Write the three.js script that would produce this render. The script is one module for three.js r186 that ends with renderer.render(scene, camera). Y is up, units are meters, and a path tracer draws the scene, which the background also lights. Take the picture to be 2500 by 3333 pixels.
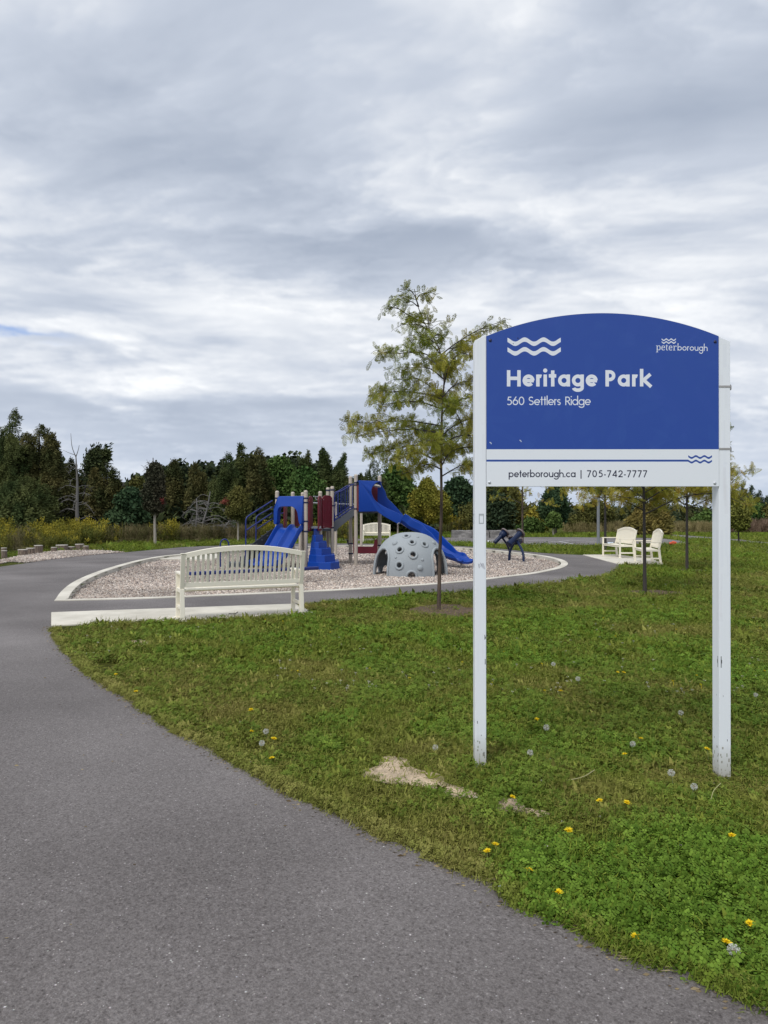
import * as THREE from 'three';
import { mergeGeometries, mergeVertices, toCreasedNormals } from 'three/addons/utils/BufferGeometryUtils.js';
import { RoundedBoxGeometry } from 'three/addons/geometries/RoundedBoxGeometry.js';
import { Brush, Evaluator, SUBTRACTION } from 'three-bvh-csg';

// ---------------------------------------------------------------- camera, sky, sun, exposure
const EYE = 1.5;
const scene = new THREE.Scene();
const camera = new THREE.PerspectiveCamera(70, 768 / 1024, 0.1, 1500);
camera.position.set(0, EYE, 0);
camera.rotation.x = THREE.MathUtils.degToRad(0.2046);
const EXPOSURE = 1.22;
const SUN_DIR = new THREE.Vector3(-0.45, 1.0, 0.62).normalize();
const sun = new THREE.DirectionalLight(new THREE.Color(1.0, 0.96, 0.9), 1.5);
sun.position.copy(SUN_DIR).multiplyScalar(80);
sun.castShadow = true; sun.shadow.radius = 45; sun.shadow.mapSize.set(2048, 2048);
Object.assign(sun.shadow.camera, { left: -45, right: 45, top: 60, bottom: -60, near: 1, far: 260 });
sun.shadow.camera.updateProjectionMatrix();
scene.add(sun, sun.target);

// ---------------------------------------------------------------- random numbers and noise
function rng(seed) { let s = seed | 0; return () => { s = (s + 0x6d2b79f5) | 0; let t = Math.imul(s ^ (s >>> 15), 1 | s); t = (t + Math.imul(t ^ (t >>> 7), 61 | t)) ^ t; return ((t ^ (t >>> 14)) >>> 0) / 4294967296; }; }
const hash2 = (x, y, s) => { let h = Math.imul(x, 374761393) + Math.imul(y, 668265263) + Math.imul(s, 974634777) | 0; h = Math.imul(h ^ (h >>> 13), 1274126177); return ((h ^ (h >>> 16)) >>> 0) / 4294967296; };
function vnoise(x, y, s = 0, period = 0) {
  const xi = Math.floor(x), yi = Math.floor(y), fx = x - xi, fy = y - yi;
  const u = fx * fx * fx * (fx * (fx * 6 - 15) + 10), v = fy * fy * fy * (fy * (fy * 6 - 15) + 10);
  const w = period ? (n) => ((n % period) + period) % period : (n) => n;
  const x0 = w(xi), x1 = w(xi + 1), y0 = w(yi), y1 = w(yi + 1);
  const a = hash2(x0, y0, s), b = hash2(x1, y0, s), c = hash2(x0, y1, s), d = hash2(x1, y1, s);
  return a + (b - a) * u + (c - a) * v + (a - b - c + d) * u * v;
}
function fbm(x, y, oct, s = 0, gain = 0.5) { let a = 0, n = 0, g = 1; for (let i = 0; i < oct; i++) { a += g * vnoise(x, y, s + i * 17); n += g; g *= gain; const nx = x * 1.62 + y * 1.18 + 13.1; y = -x * 1.18 + y * 1.62 + 7.7; x = nx; } return a / n; }
function tfbm(u, v, base, oct, s) { let a = 0, n = 0, g = 1, p = base; for (let i = 0; i < oct; i++) { a += g * vnoise(u * p, v * p, s + i * 31, p); n += g; g *= 0.55; p *= 2; } return a / n; }
const smooth = (a, b, x) => { const t = Math.min(1, Math.max(0, (x - a) / (b - a || 1e-9))); return t * t * (3 - 2 * t); };
const lerp = (a, b, t) => a + (b - a) * t;

// ---------------------------------------------------------------- sky: one overcast sheet of cloud, thinner in places
{
  const W = 3072, Hh = 1536, data = new Float32Array(W * Hh * 4);
  // places (as directions) where the sheet is thin and bright, or thick and grey: azimuth right of the view axis, elevation, widths, strength
  const spots = [[-12, 14.2, 5.5, 3.0, .5], [-18, 16.5, 12, 5, .12], [-27.5, 21, 4, 5, .28], [-14, 30, 9, 4, .14], [6, 36, 7, 3.5, .34], [-26, 34, 7, 6, .22], [6, 27, 7, 3, .18], [13, 22.5, 5, 1.5, .2],
    [24, 11, 5, 9, .24], [8, 17, 5, 5, .14], [-1, 15, 6, 3, .12], [-22, 3.6, 5, .5, .3], [-20, 9.3, 7, .6, .25], [-13, 10.3, 8, .5, .22],
    [10, 20, 13, 1.9, -.5], [-4, 21.5, 9, 2.6, -.3], [-20, 27.5, 10, 3.2, -.4], [-6, 25, 9, 2.2, -.16], [24, 33, 9, 7, -.28], [14, 25.5, 8, 2, -.22], [-21, 18.8, 6, 1.6, -.25], [-20, 5.5, 10, 1.6, -.16], [-16, 7.6, 12, .8, -.14], [25, 6.5, 6, 1.0, -.2], [-10, 8.6, 8, .5, -.14]];
  const dr = Math.PI / 180;
  for (let j = 0; j < Hh; j++) {
    const el = ((j + 0.5) / Hh - 0.5) * Math.PI, y = Math.sin(el), ce = Math.cos(el);
    for (let i = 0; i < W; i++) {
      const az = ((i + 0.5) / W - 0.5) * 2 * Math.PI, x = ce * Math.cos(az), z = ce * Math.sin(az), o = (j * W + i) * 4;
      if (y < -0.03) { data[o] = 0.30; data[o + 1] = 0.33; data[o + 2] = 0.33; data[o + 3] = 1; continue; }
      const k = 1 / (Math.max(y, 0) + 0.13), px = x * k, pz = z * k;
      const wx = fbm(px * 0.55 + 3, pz * 0.55, 3, 5), wz = fbm(px * 0.55, pz * 0.55 + 9, 3, 8);
      const big = fbm(px * 0.75 + wx * 1.5, pz * 0.75 + wz * 1.5, 5, 21);
      const mid = fbm(px * 2.5 + wx * 3.4 + wz, pz * 3.4 + wz * 3, 6, 44, 0.58);
      const fine = fbm(px * 8 + mid * 3.5 + wx * 4, pz * 13 + wx * 6, 5, 71, 0.62);
      const calm = .42 + .58 * smooth(0.06, 0.42, y); let c = 0.50 + (big - 0.5) * 1.05 * calm + (mid - 0.5) * 0.85 * calm + (fine - 0.5) * 0.62 * smooth(.25, .7, mid + (big - .5) * .5);
      // the placed spots, ragged by the same noise
      const raz = Math.atan2(x, -z) / dr, rel = el / dr;
      if (Math.abs(raz) < 60 && rel < 60) {
        const jx = (wx - 0.5) * 16 + (mid - .5) * 9, jy = (mid - 0.5) * 6 + (wz - 0.5) * 4;
        for (const [a, e, sa, se, w] of spots) { const p = (raz - a + jx) / sa, q = (rel - e + jy * Math.min(1, se / 2.5)) / se, r = p * p + q * q; if (r < 9) c += w * Math.exp(-r * 0.7) * (0.72 + 0.8 * (mid - .2)); }
      }
      c = Math.min(1.15, Math.max(0, c));
      // thin grey-blue where thick, near white where thin
      let r, g, b;
      if (c < 0.5) { const t = c / 0.5; r = lerp(.325, .51, t); g = lerp(.378, .56, t); b = lerp(.475, .65, t); }
      else { const t = (c - 0.5) / 0.5; r = lerp(.51, .83, t); g = lerp(.56, .85, t); b = lerp(.65, .88, t); }
      // low down one looks through more air: paler and bluer
      const air = Math.exp(-Math.max(y, 0) / 0.085) * 0.6;
      r = lerp(r, .50, air); g = lerp(g, .59, air); b = lerp(b, .735, air);
      // a rent in the cloud low on the left, with blue behind
      if (raz < -10 && raz > -60) { const p = (raz + 27) / 3.4, q = (rel - 13.1 + (raz + 26) * .1 + (mid - .5) * 2.2 + (fine - .5) * 1.0) / 0.3, t = Math.exp(-(p * p + q * q)) * 0.75; r = lerp(r, .22, t); g = lerp(g, .37, t); b = lerp(b, .70, t); }
      const glow = 0.93 + 0.36 * Math.pow(Math.max(0, x * SUN_DIR.x + y * SUN_DIR.y + z * SUN_DIR.z), 3);
      data[o] = r * glow; data[o + 1] = g * glow; data[o + 2] = b * glow; data[o + 3] = 1;
    }
  }
  const sky = new THREE.DataTexture(data, W, Hh, THREE.RGBAFormat, THREE.FloatType);
  sky.mapping = THREE.EquirectangularReflectionMapping; sky.magFilter = sky.minFilter = THREE.LinearFilter; sky.needsUpdate = true;
  scene.background = sky; scene.environment = sky; scene.environmentIntensity = 1;
}
const renderer = new THREE.WebGLRenderer({ antialias: true });
renderer.toneMapping = THREE.LinearToneMapping;
renderer.toneMappingExposure = EXPOSURE;
renderer.shadowMap.enabled = true;
renderer.setSize(768, 1024);

// ---------------------------------------------------------------- helpers
const F = 2380.2, CX = 1250, HZ = 1675;            // how the photograph's own grid was surveyed: focal length, axis, horizon
const at = (X, Y, d) => new THREE.Vector3((X - CX) / F * d, EYE - (Y - HZ) / F * d, -d);
const onPlane = (X, Y, h = 0) => { const d = (EYE - h) * F / (Y - HZ); return new THREE.Vector3((X - CX) / F * d, h, -d); };
const crop = (x0, y0, s) => (X, Y, d) => at(x0 + X * s, y0 + Y * s, d);
const V = (x, y, z) => new THREE.Vector3(x, y, z);
const used = {};
function numbered(n) { if (!(n in used)) { used[n] = 0; return n; } return n + '_' + String(++used[n]).padStart(3, '0'); }
function tag(o, label, category, group) { Object.assign(o.userData, { label, category }); if (group) o.userData.group = group; return o; }
function thing(name, label, category, p = V(0, 0, 0), turn = 0, group) { const o = new THREE.Group(); o.name = numbered(name); o.position.copy(p); o.rotation.y = turn; tag(o, label, category, group); scene.add(o); return o; }
function shade(m) { m.castShadow = m.receiveShadow = true; return m; }
function part(name, geo, mat, parent) { const m = shade(new THREE.Mesh(Array.isArray(geo) ? join(geo) : geo, mat)); m.name = name; parent.add(m); return m; }
function struct(name, geo, mat) { const m = shade(new THREE.Mesh(Array.isArray(geo) ? join(geo) : geo, mat)); m.name = name; m.userData.kind = 'structure'; scene.add(m); return m; }
function join(list) { if (list.length === 1) return list[0]; const l = list.map((g) => { const q = g.index ? g.toNonIndexed() : g; for (const k of Object.keys(q.attributes)) if (!['position', 'normal', 'uv'].includes(k)) q.deleteAttribute(k); if (!q.attributes.uv) q.setAttribute('uv', new THREE.BufferAttribute(new Float32Array(q.attributes.position.count * 2), 2)); if (!q.attributes.normal) q.computeVertexNormals(); return q; }); return mergeGeometries(l); }
function inst(name, geo, mat, list, parent, kind = 'stuff') {   // list of {m: Matrix4, c: [r,g,b]}
  const im = shade(new THREE.InstancedMesh(geo, mat, list.length)); im.name = parent ? name : numbered(name); const col = new THREE.Color();
  list.forEach((e, i) => { im.setMatrixAt(i, e.m); if (e.c) im.setColorAt(i, col.setRGB(e.c[0], e.c[1], e.c[2])); });
  im.userData.kind = kind; (parent || scene).add(im); return im;
}
const mat4 = (p, q, s) => new THREE.Matrix4().compose(p, q, s);
const eul = (x, y, z, o = 'YXZ') => new THREE.Quaternion().setFromEuler(new THREE.Euler(x, y, z, o));
function M(r, g, b, rough = 0.7, extra = {}) { const m = new THREE.MeshStandardMaterial({ roughness: rough, ...extra }); m.color.setRGB(r, g, b); return m; }
const box = (w, h, d, x = 0, y = 0, z = 0, r = 0.006) => { const g = new RoundedBoxGeometry(w, h, d, 1, Math.min(r, w / 2.1, h / 2.1, d / 2.1)); g.translate(x, y, z); return g; };
function bar(a, b, w, h, r = 0.004) { // a straight bar of section w x h between two points
  const d = b.clone().sub(a), L = d.length(), g = new RoundedBoxGeometry(w, h, L, 1, Math.min(r, w / 2.1, h / 2.1));
  const m = new THREE.Matrix4().lookAt(b, a, Math.abs(d.y) > 0.98 * L ? V(0, 0, 1) : V(0, 1, 0)); g.applyMatrix4(m); const c = a.clone().add(b).multiplyScalar(0.5); g.translate(c.x, c.y, c.z); return g;
}
function tube(pts, r, seg = 24, rad = 8, closed = false) { return new THREE.TubeGeometry(new THREE.CatmullRomCurve3(pts, closed, 'centripetal'), seg, r, rad, closed); }
function rod(a, b, r0, r1 = r0, rad = 10) { const d = b.clone().sub(a), g = new THREE.CylinderGeometry(r1, r0, d.length(), rad, 1); g.translate(0, d.length() / 2, 0); g.applyQuaternion(new THREE.Quaternion().setFromUnitVectors(V(0, 1, 0), d.normalize())); g.translate(a.x, a.y, a.z); return g; }
function taper(pts, r0, r1, rad = 8, seg = 0) { // a limb: tapered tube through points
  const c = new THREE.CatmullRomCurve3(pts, false, 'centripetal'), n = seg || pts.length * 4, g = new THREE.TubeGeometry(c, n, 1, rad, false), p = g.attributes.position;
  for (let i = 0; i <= n; i++) { const ctr = c.getPointAt(i / n), r = lerp(r0, r1, Math.pow(i / n, 0.9)); for (let j = 0; j <= rad; j++) { const k = i * (rad + 1) + j; p.setXYZ(k, ctr.x + (p.getX(k) - ctr.x) * r, ctr.y + (p.getY(k) - ctr.y) * r, ctr.z + (p.getZ(k) - ctr.z) * r); } }
  g.computeVertexNormals(); return g;
}
function spline(pts, n) { return new THREE.CatmullRomCurve3(pts, true, 'centripetal', 0.5).getSpacedPoints(n).slice(0, n); }
const flat = (pts) => pts.map((p) => new THREE.Vector2(p.x, -p.z));          // plan: x right, y ahead
function sheet(pts, y, holes = []) { // a level sheet with uv in metres
  const s = new THREE.Shape(flat(pts)); for (const h of holes) s.holes.push(new THREE.Path(flat(h)));
  const g = new THREE.ShapeGeometry(s); g.rotateX(-Math.PI / 2); g.translate(0, y, 0); return g;
}
function inside(x, d, poly) { let c = false; for (let i = 0, j = poly.length - 1; i < poly.length; j = i++) { const a = poly[i], b = poly[j], ad = -a.z, bd = -b.z; if ((ad > d) !== (bd > d) && x < (b.x - a.x) * (d - ad) / (bd - ad) + a.x) c = !c; } return c; }
function edgeDist(x, d, poly) { let m = 1e9; for (let i = 0, j = poly.length - 1; i < poly.length; j = i++) { const a = poly[j], b = poly[i], dx = b.x - a.x, dz = -b.z + a.z, t = Math.min(1, Math.max(0, ((x - a.x) * dx + (d + a.z) * dz) / (dx * dx + dz * dz + 1e-9))); m = Math.min(m, Math.hypot(x - a.x - t * dx, d + a.z - t * dz)); } return m; }
function texture(n, fn, rx = 1, srgb = true) { const a = new Uint8Array(n * n * 4); for (let j = 0; j < n; j++) for (let i = 0; i < n; i++) { const c = fn(i / n, j / n, i, j), o = (j * n + i) * 4; if (c.length) { a[o] = c[0]; a[o + 1] = c[1]; a[o + 2] = c[2]; } else a[o] = a[o + 1] = a[o + 2] = c; a[o + 3] = 255; } const t = new THREE.DataTexture(a, n, n); t.wrapS = t.wrapT = THREE.RepeatWrapping; t.magFilter = t.minFilter = THREE.LinearFilter; if (srgb) t.colorSpace = THREE.SRGBColorSpace; t.repeat.set(rx, rx); t.needsUpdate = true; return t; }
const P2 = (list, h = 0) => list.map(([X, Y]) => onPlane(X, Y, h));
// cap ends of an extruded profile swept along a path of frames
function sweep(profile, frames, closedProfile = true) { // profile: [x,h]; frames: {o, x, y}
  const n = profile.length, pos = [], idx = [];
  for (const f of frames) for (const [a, b] of profile) pos.push(f.o.x + f.x.x * a * (f.w || 1) + f.y.x * b, f.o.y + f.x.y * a * (f.w || 1) + f.y.y * b, f.o.z + f.x.z * a * (f.w || 1) + f.y.z * b);
  const m = closedProfile ? n : n - 1;
  for (let i = 0; i < frames.length - 1; i++) for (let k = 0; k < m; k++) { const a = i * n + k, b = i * n + (k + 1) % n, c = a + n, e = b + n; idx.push(a, b, c, b, e, c); }
  if (closedProfile) { const tri = THREE.ShapeUtils.triangulateShape(profile.map(([a, b]) => new THREE.Vector2(a, b)), []), off = (frames.length - 1) * n; for (const [a, b, c] of tri) { idx.push(a, c, b); idx.push(off + a, off + b, off + c); } }
  const g = new THREE.BufferGeometry(); g.setAttribute('position', new THREE.Float32BufferAttribute(pos, 3)); g.setIndex(idx); return toCreasedNormals(g, 0.7);
}
// ---------------------------------------------------------------- ground plan
const kerbOuter = spline(P2([[217, 1957], [190, 1957.6], [179, 1957.8], [182, 1952], [200.7, 1926.6], [238.7, 1896.8], [303.8, 1867], [379.8, 1842.5], [461, 1822], [542.5, 1809], [637, 1801], [800, 1791], [950, 1782], [1100, 1776], [1280, 1776], [1452, 1780.6], [1580, 1788.5], [1670, 1797.6], [1760.8, 1808], [1821, 1820], [1848, 1833.7], [1836, 1847], [1791, 1859], [1730.7, 1870], [1640, 1881], [1536, 1893], [1408, 1904], [1250, 1914.5], [1100, 1923.5], [986, 1929], [760, 1938.5], [542, 1948], [360, 1953.5]]), 260);
function offsetPoly(poly, r) { // inward, along the bisector
  const n = poly.length; let area = 0; for (let i = 0; i < n; i++) { const a = poly[i], b = poly[(i + 1) % n]; area += a.x * -b.z + b.x * a.z; }
  const s = area > 0 ? 1 : -1;
  return poly.map((p, i) => { const a = poly[(i - 1 + n) % n], b = poly[(i + 1) % n], dx = b.x - a.x, dd = -(b.z - a.z), L = Math.hypot(dx, dd) || 1; return V(p.x - s * dd / L * r, p.y, -(-p.z + s * dx / L * r)); });
}
const kerbInner = offsetPoly(kerbOuter, 0.2);
const BED = -0.1;
const pathEdge = P2([[2500, 3281], [2386, 3232], [2305, 3194], [2213, 3153.7], [2104.5, 3126.6], [2007, 3088.6], [1925.5, 3053], [1882, 3012.7], [1779, 2988], [1697.6, 2950], [1659.7, 2912], [1600, 2874], [1507, 2833], [1417, 2791], [1236, 2717], [1140, 2668], [1040, 2615], [1000, 2602], [934, 2575], [844, 2521], [753.5, 2472.7], [693, 2430.5], [621, 2406], [542.5, 2358], [482, 2316], [422, 2270.7], [362, 2237.6], [301, 2201], [253, 2153], [205, 2105], [172, 2047.7], [169, 2038]]);
const padNear = P2([[169, 1996.5], [960, 1968.5], [1034, 2003], [169, 2038]]);
const padFar = P2([[1897.8, 1807], [2018.5, 1839], [2180, 1842], [2125, 1822], [2012, 1806.4]]);
const ringNear = P2([[960, 1968.5], [1030, 1964], [1100, 1960], [1250, 1949], [1418, 1936], [1582, 1924], [1727, 1905], [1861.7, 1892], [1930, 1882], [1970, 1873.7], [2005, 1862], [2018, 1853], [2018.5, 1839], [1960, 1821], [1897.8, 1807], [1815, 1803.5], [1730.7, 1797.6], [1655, 1789], [1580, 1782.5], [1452, 1775.5], [1280, 1771], [1100, 1769], [950, 1770], [797.9, 1773], [592.9, 1781], [401, 1799], [300, 1806], [193, 1817], [84, 1833.7], [0, 1845]]);
const asphaltPoly = [...pathEdge, padNear[0], padNear[1], ...ringNear.slice(1), V(-14, 0, -19), V(-24, 0, -15), V(-24, 0, -8), V(-8, 0, -3), V(-6, 0, 5), V(9, 0, 5), V(9, 0, -0.2), V(4, 0, -0.9), V(2.1, 0, -1.75)];
const court = P2([[1100, 1755], [1300, 1752], [1440, 1750.5], [1750, 1748.5], [2000, 1750], [2100, 1751], [2162, 1753.5], [2215, 1760], [2240, 1766], [2222, 1770], [2100, 1772.5], [1960, 1774.5], [1830, 1774.5], [1700, 1772.5], [1560, 1767.5], [1444, 1763.5], [1250, 1762], [1100, 1762]]);
const q3 = (x, y) => [1900 + 0.3617 * x, 1570 + 0.3617 * y];
const farPath = P2([[720, 466], [800, 471], [900, 478], [1180, 497], [1330, 511], [1420, 517], [1500, 527], [1659, 541], [1900, 556], [1900, 575], [1659, 556], [1500, 541], [1330, 530], [1180, 518], [930, 505], [840, 492], [760, 480]].map(([x, y]) => q3(x, y)));
const gravelSide = P2([[-260, 1852], [-60, 1836], [10, 1822], [60, 1811], [130, 1800], [175, 1794.5], [230, 1793], [300, 1792], [360, 1794], [410, 1798.4], [360, 1801.5], [300, 1807], [193, 1818.5], [130, 1827], [84, 1832], [30, 1829], [-40, 1846], [-200, 1866]]);
const soilA = P2([[300, 265], [370, 262], [440, 280], [480, 300], [490, 340], [560, 370], [650, 385], [710, 410], [730, 450], [830, 470], [950, 515], [960, 545], [880, 545], [780, 535], [650, 482], [560, 470], [480, 458], [320, 438], [240, 415], [170, 385], [160, 345], [240, 330], [280, 300]].map(([x, y]) => [1100 + 0.4822 * x, 2350 + 0.4822 * y]), 0);
const soilB = P2([[1050, 575], [1080, 545], [1130, 533], [1200, 538], [1250, 560], [1262, 585], [1330, 600], [1400, 610], [1430, 630], [1380, 648], [1290, 640], [1200, 622], [1120, 618], [1070, 600]].map(([x, y]) => [1100 + 0.4822 * x, 2350 + 0.4822 * y]), 0);
const soilC = P2([[415, 2088], [440, 2081], [480, 2083], [492, 2092], [470, 2100], [430, 2099]]);
function ragged(cx, d, rx, rd, seed, n = 40) { const o = []; for (let i = 0; i < n; i++) { const a = i / n * 6.2832, k = 0.72 + 0.5 * vnoise(Math.cos(a) * 2.6 + seed, Math.sin(a) * 2.6, seed); o.push(V(cx + Math.cos(a) * rx * k, 0, -(d + Math.sin(a) * rd * k))); } return o; }
const TREE1 = onPlane(1428, 1986), TREE2 = onPlane(2099, 1931), TREE3 = onPlane(2236, 1858);
const mulch1 = ragged(TREE1.x + 0.1, -TREE1.z - 0.12, 0.62, 0.75, 3), mulch2 = ragged(TREE2.x + 0.12, -TREE2.z - 0.1, 0.62, 0.6, 5), mulch3 = ragged(TREE3.x + 0.1, -TREE3.z - 0.1, 0.55, 0.6, 9);

// lawn colour at a place: clover-rich green, tired olive, straw
function lawnMix(x, d) { // 0 lush .. 1 dry
  let t = 0.47 + (fbm(x * 0.9 + 4, d * 0.75, 4, 3) - 0.5) * 1.5 + (fbm(x * 3.1, d * 2.6 + 8, 3, 12) - 0.5) * 0.7;
  t -= 0.42 * Math.exp(-(((x - 0.95) / 1.0) ** 2) - ((d - 2.75) / 0.9) ** 2);
  t += 0.3 * Math.exp(-(((x + 0.2) / 1.0) ** 2) - ((d - 6.1) / 1.3) ** 2) + 0.3 * Math.exp(-(((x - 0.35) / 0.7) ** 2) - ((d - 3.45) / .28) ** 2) + 0.3 * Math.exp(-(((x - 1.2) / 0.7) ** 2) - ((d - 6.2) / .8) ** 2);
  for (const [a, b] of [[-.05, 4.1], [.75, 3.62]]) t += .16 * Math.exp(-(((x - a) / .42) ** 2) - ((d - b) / .34) ** 2);
  t -= 0.25 * Math.exp(-(((x - 2.6) / 1.6) ** 2) - ((d - 9) / 2.5) ** 2) + 0.35 * smooth(14, 24, d);
  return Math.min(1, Math.max(0, t));
}
const relief = (x, d) => { const m = Math.exp(-(((d - 4.25) / 0.55) ** 2)) * 0.045 * Math.min(1, Math.max(-1, (1.25 - x) / 0.9)) * smooth(-0.5, 0.3, x); return m + (fbm(x * 0.8, d * 0.8, 2, 91) - 0.7) * 0.02; };
{
  const axis = (a, b, step, far) => { const o = []; for (let v = a; v <= b + 1e-6; v += step) o.push(v); let s = step, v = b; while (v < far) { s *= 1.35; v += s; o.push(v); } s = step; v = a; while (v > -far) { s *= 1.35; v -= s; o.unshift(v); } return o; };
  const xs = axis(-13, 15, 0.25, 700), ds = axis(-3, 40, 0.25, 700), pos = [], uv = [], col = [], idx = [];
  for (const d of ds) for (const x of xs) {
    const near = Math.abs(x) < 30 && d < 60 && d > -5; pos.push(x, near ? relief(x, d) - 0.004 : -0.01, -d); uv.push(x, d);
    const t = near ? lawnMix(x, d) : 0.25 + 0.3 * fbm(x * .1, d * .1, 3, 7); const q = near ? .74 : 1.08; col.push(q * lerp(.62, 1.15, t), q * lerp(.85, 1.0, t), q * lerp(.55, .9, t));  // near ground darkened: shade in the gaps between blades put into its colour
  }
  const n = xs.length;
  for (let j = 0; j < ds.length - 1; j++) for (let i = 0; i < n - 1; i++) {
    const x0 = xs[i], x1 = xs[i + 1], d0 = ds[j], d1 = ds[j + 1];
    if ([[x0, d0], [x1, d0], [x0, d1], [x1, d1]].every(([x, d]) => inside(x, d, kerbOuter))) continue;
    const a = j * n + i; idx.push(a, a + 1, a + n, a + 1, a + n + 1, a + n);
  }
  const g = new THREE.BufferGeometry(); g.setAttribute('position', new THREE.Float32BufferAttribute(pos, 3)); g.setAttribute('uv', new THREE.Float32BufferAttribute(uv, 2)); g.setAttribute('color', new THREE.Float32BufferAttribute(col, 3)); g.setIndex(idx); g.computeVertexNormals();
  const map = texture(1024, (u, v, i, j) => { const a = tfbm(u, v, 48, 4, 2), b = tfbm(u, v, 6, 3, 9), c = hash2(i, j, 4), k = 0.55 + 0.9 * a * a + 0.22 * (c - .5) + .3 * (b - .5); return [100 * k, 106 * k, 44 * k]; }, 1 / 3);
  const bump = texture(512, (u, v) => 255 * tfbm(u, v, 60, 3, 19), 1 / 2, false);
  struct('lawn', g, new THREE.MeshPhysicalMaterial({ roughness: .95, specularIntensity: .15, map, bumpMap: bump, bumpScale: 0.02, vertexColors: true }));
}
// asphalt: worn path, aggregate showing
const asphaltMap = (() => {
  const n = 2048, a = new Uint8Array(n * n * 4), R = rng(77);
  for (let j = 0; j < n; j++) for (let i = 0; i < n; i++) {
    const u = i / n, v = j / n, big = tfbm(u, v, 3, 4, 8), m = vnoise(u * 420, v * 420, 5, 420), f = hash2(i, j, 3), f2 = hash2(i >> 1, j >> 1, 9), o = (j * n + i) * 4;
    let k = 103 + (big - .5) * 42 + (m - .5) * 22 + (f2 - .5) * 24 + (f - .5) * 18; const w = hash2(i >> 2, j >> 2, 15);
    if (w > .965) k += 20 * (w - .965) / .035; if (w < .05) k -= 18;
    a[o] = k + 6; a[o + 1] = k; a[o + 2] = k - 2.5; a[o + 3] = 255;
  }
  for (let s = 0; s < 6500; s++) { const i = R() * n | 0, j = R() * n | 0, q = 30 + R() * 70, sz = R() < .15 ? 2 : R() < .6 ? 1 : 0; for (let y = 0; y <= sz; y++) for (let x = 0; x <= sz; x++) { const o = (((j + y) % n) * n + (i + x) % n) * 4; for (let c = 0; c < 3; c++) a[o + c] = Math.min(235, a[o + c] + q * (.7 + .3 * R())); } }
  const t = new THREE.DataTexture(a, n, n); t.wrapS = t.wrapT = THREE.RepeatWrapping; t.magFilter = t.minFilter = THREE.LinearFilter; t.colorSpace = THREE.SRGBColorSpace; t.repeat.set(1 / 4.3, 1 / 4.3); t.needsUpdate = true; return t;
})();
const asphaltBump = texture(1024, (u, v, i, j) => 255 * (0.6 * vnoise(u * 300, v * 300, 5, 300) + 0.4 * hash2(i, j, 8)), 1 / 2.1, false);
const phys = (r, g, b, rough, spec) => { const m = new THREE.MeshPhysicalMaterial({ roughness: rough, specularIntensity: spec }); m.color.setRGB(r, g, b); return m; };
const MAT = {
  asphalt: M(1, 1, 1, 0.72, { map: asphaltMap, bumpMap: asphaltBump, bumpScale: 0.004 }),
  concrete: M(1, 1, 1, 0.85, { map: texture(512, (u, v, i, j) => { const k = 194 + (tfbm(u, v, 4, 5, 3) - .5) * 64 + (hash2(i, j, 2) - .5) * 16; return [Math.min(255, k + 6), k, k - 14]; }, 1 / 2), bumpMap: texture(256, (u, v, i, j) => 255 * (.5 * tfbm(u, v, 32, 3, 4) + .5 * hash2(i, j, 1)), 1, false), bumpScale: 0.002 }),
  court: M(1.12, 1.15, 1.17, 0.9, { map: asphaltMap }),
  gravel: M(1, 1, 1, 0.95, { map: texture(1024, (u, v, i, j) => { const a = vnoise(u * 160, v * 160, 3, 160), b = vnoise(u * 90, v * 90, 6, 90), k = 70 + 95 * a * b + 40 * hash2(i >> 2, j >> 2, 4) + 30 * (tfbm(u, v, 5, 3, 2) - .5); return [k + 14, k + 3, k]; }, 1 / 3), bumpMap: texture(512, (u, v) => 255 * vnoise(u * 80, v * 80, 3, 80), 1 / 1.5, false), bumpScale: 0.02 }),
  soil: M(1, 1, 1, 0.97, { map: texture(512, (u, v, i, j) => { const k = 0.72 + .45 * tfbm(u, v, 12, 5, 3) + (hash2(i, j, 2) - .5) * .2 - (hash2(i >> 2, j >> 2, 9) > .96 ? .3 : 0); return [Math.min(255, 198 * k), Math.min(255, 177 * k), 149 * k]; }, 1), bumpMap: texture(512, (u, v, i, j) => 255 * (.7 * tfbm(u, v, 24, 4, 7) + .3 * hash2(i, j, 6)), 1, false), bumpScale: 0.015 }),
  mulch: M(1, 1, 1, 0.97, { map: texture(512, (u, v, i, j) => { const k = 0.45 + .8 * tfbm(u, v, 40, 3, 3) + (hash2(i >> 1, j >> 2, 2) - .5) * .4; return [104 * k, 84 * k, 62 * k]; }, 1) }),
  line: M(.62, .63, .62, 0.8), cream: M(.90, .84, .70, 0.42), blue: phys(.006, .05, .31, 0.34, .6), darkBlue: M(.008, .02, .16, 0.4), red: M(.155, .009, .022, 0.45), beige: M(.50, .435, .36, 0.5),
  grey: M(.075, .085, .10, 0.6), steel: M(.42, .43, .44, 0.4, { metalness: 0.6 }), black: M(.012, .012, .014, 0.5), navy: phys(.009, .019, .058, 0.34, .5), dome: M(.30, .345, .37, 0.6),
};
struct('asphalt_path', sheet(asphaltPoly, 0.004, [kerbOuter]), MAT.asphalt);
struct('basketball_court', sheet(court, 0.004), MAT.court);
struct('far_path', sheet(farPath, 0.008), MAT.court);
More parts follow.
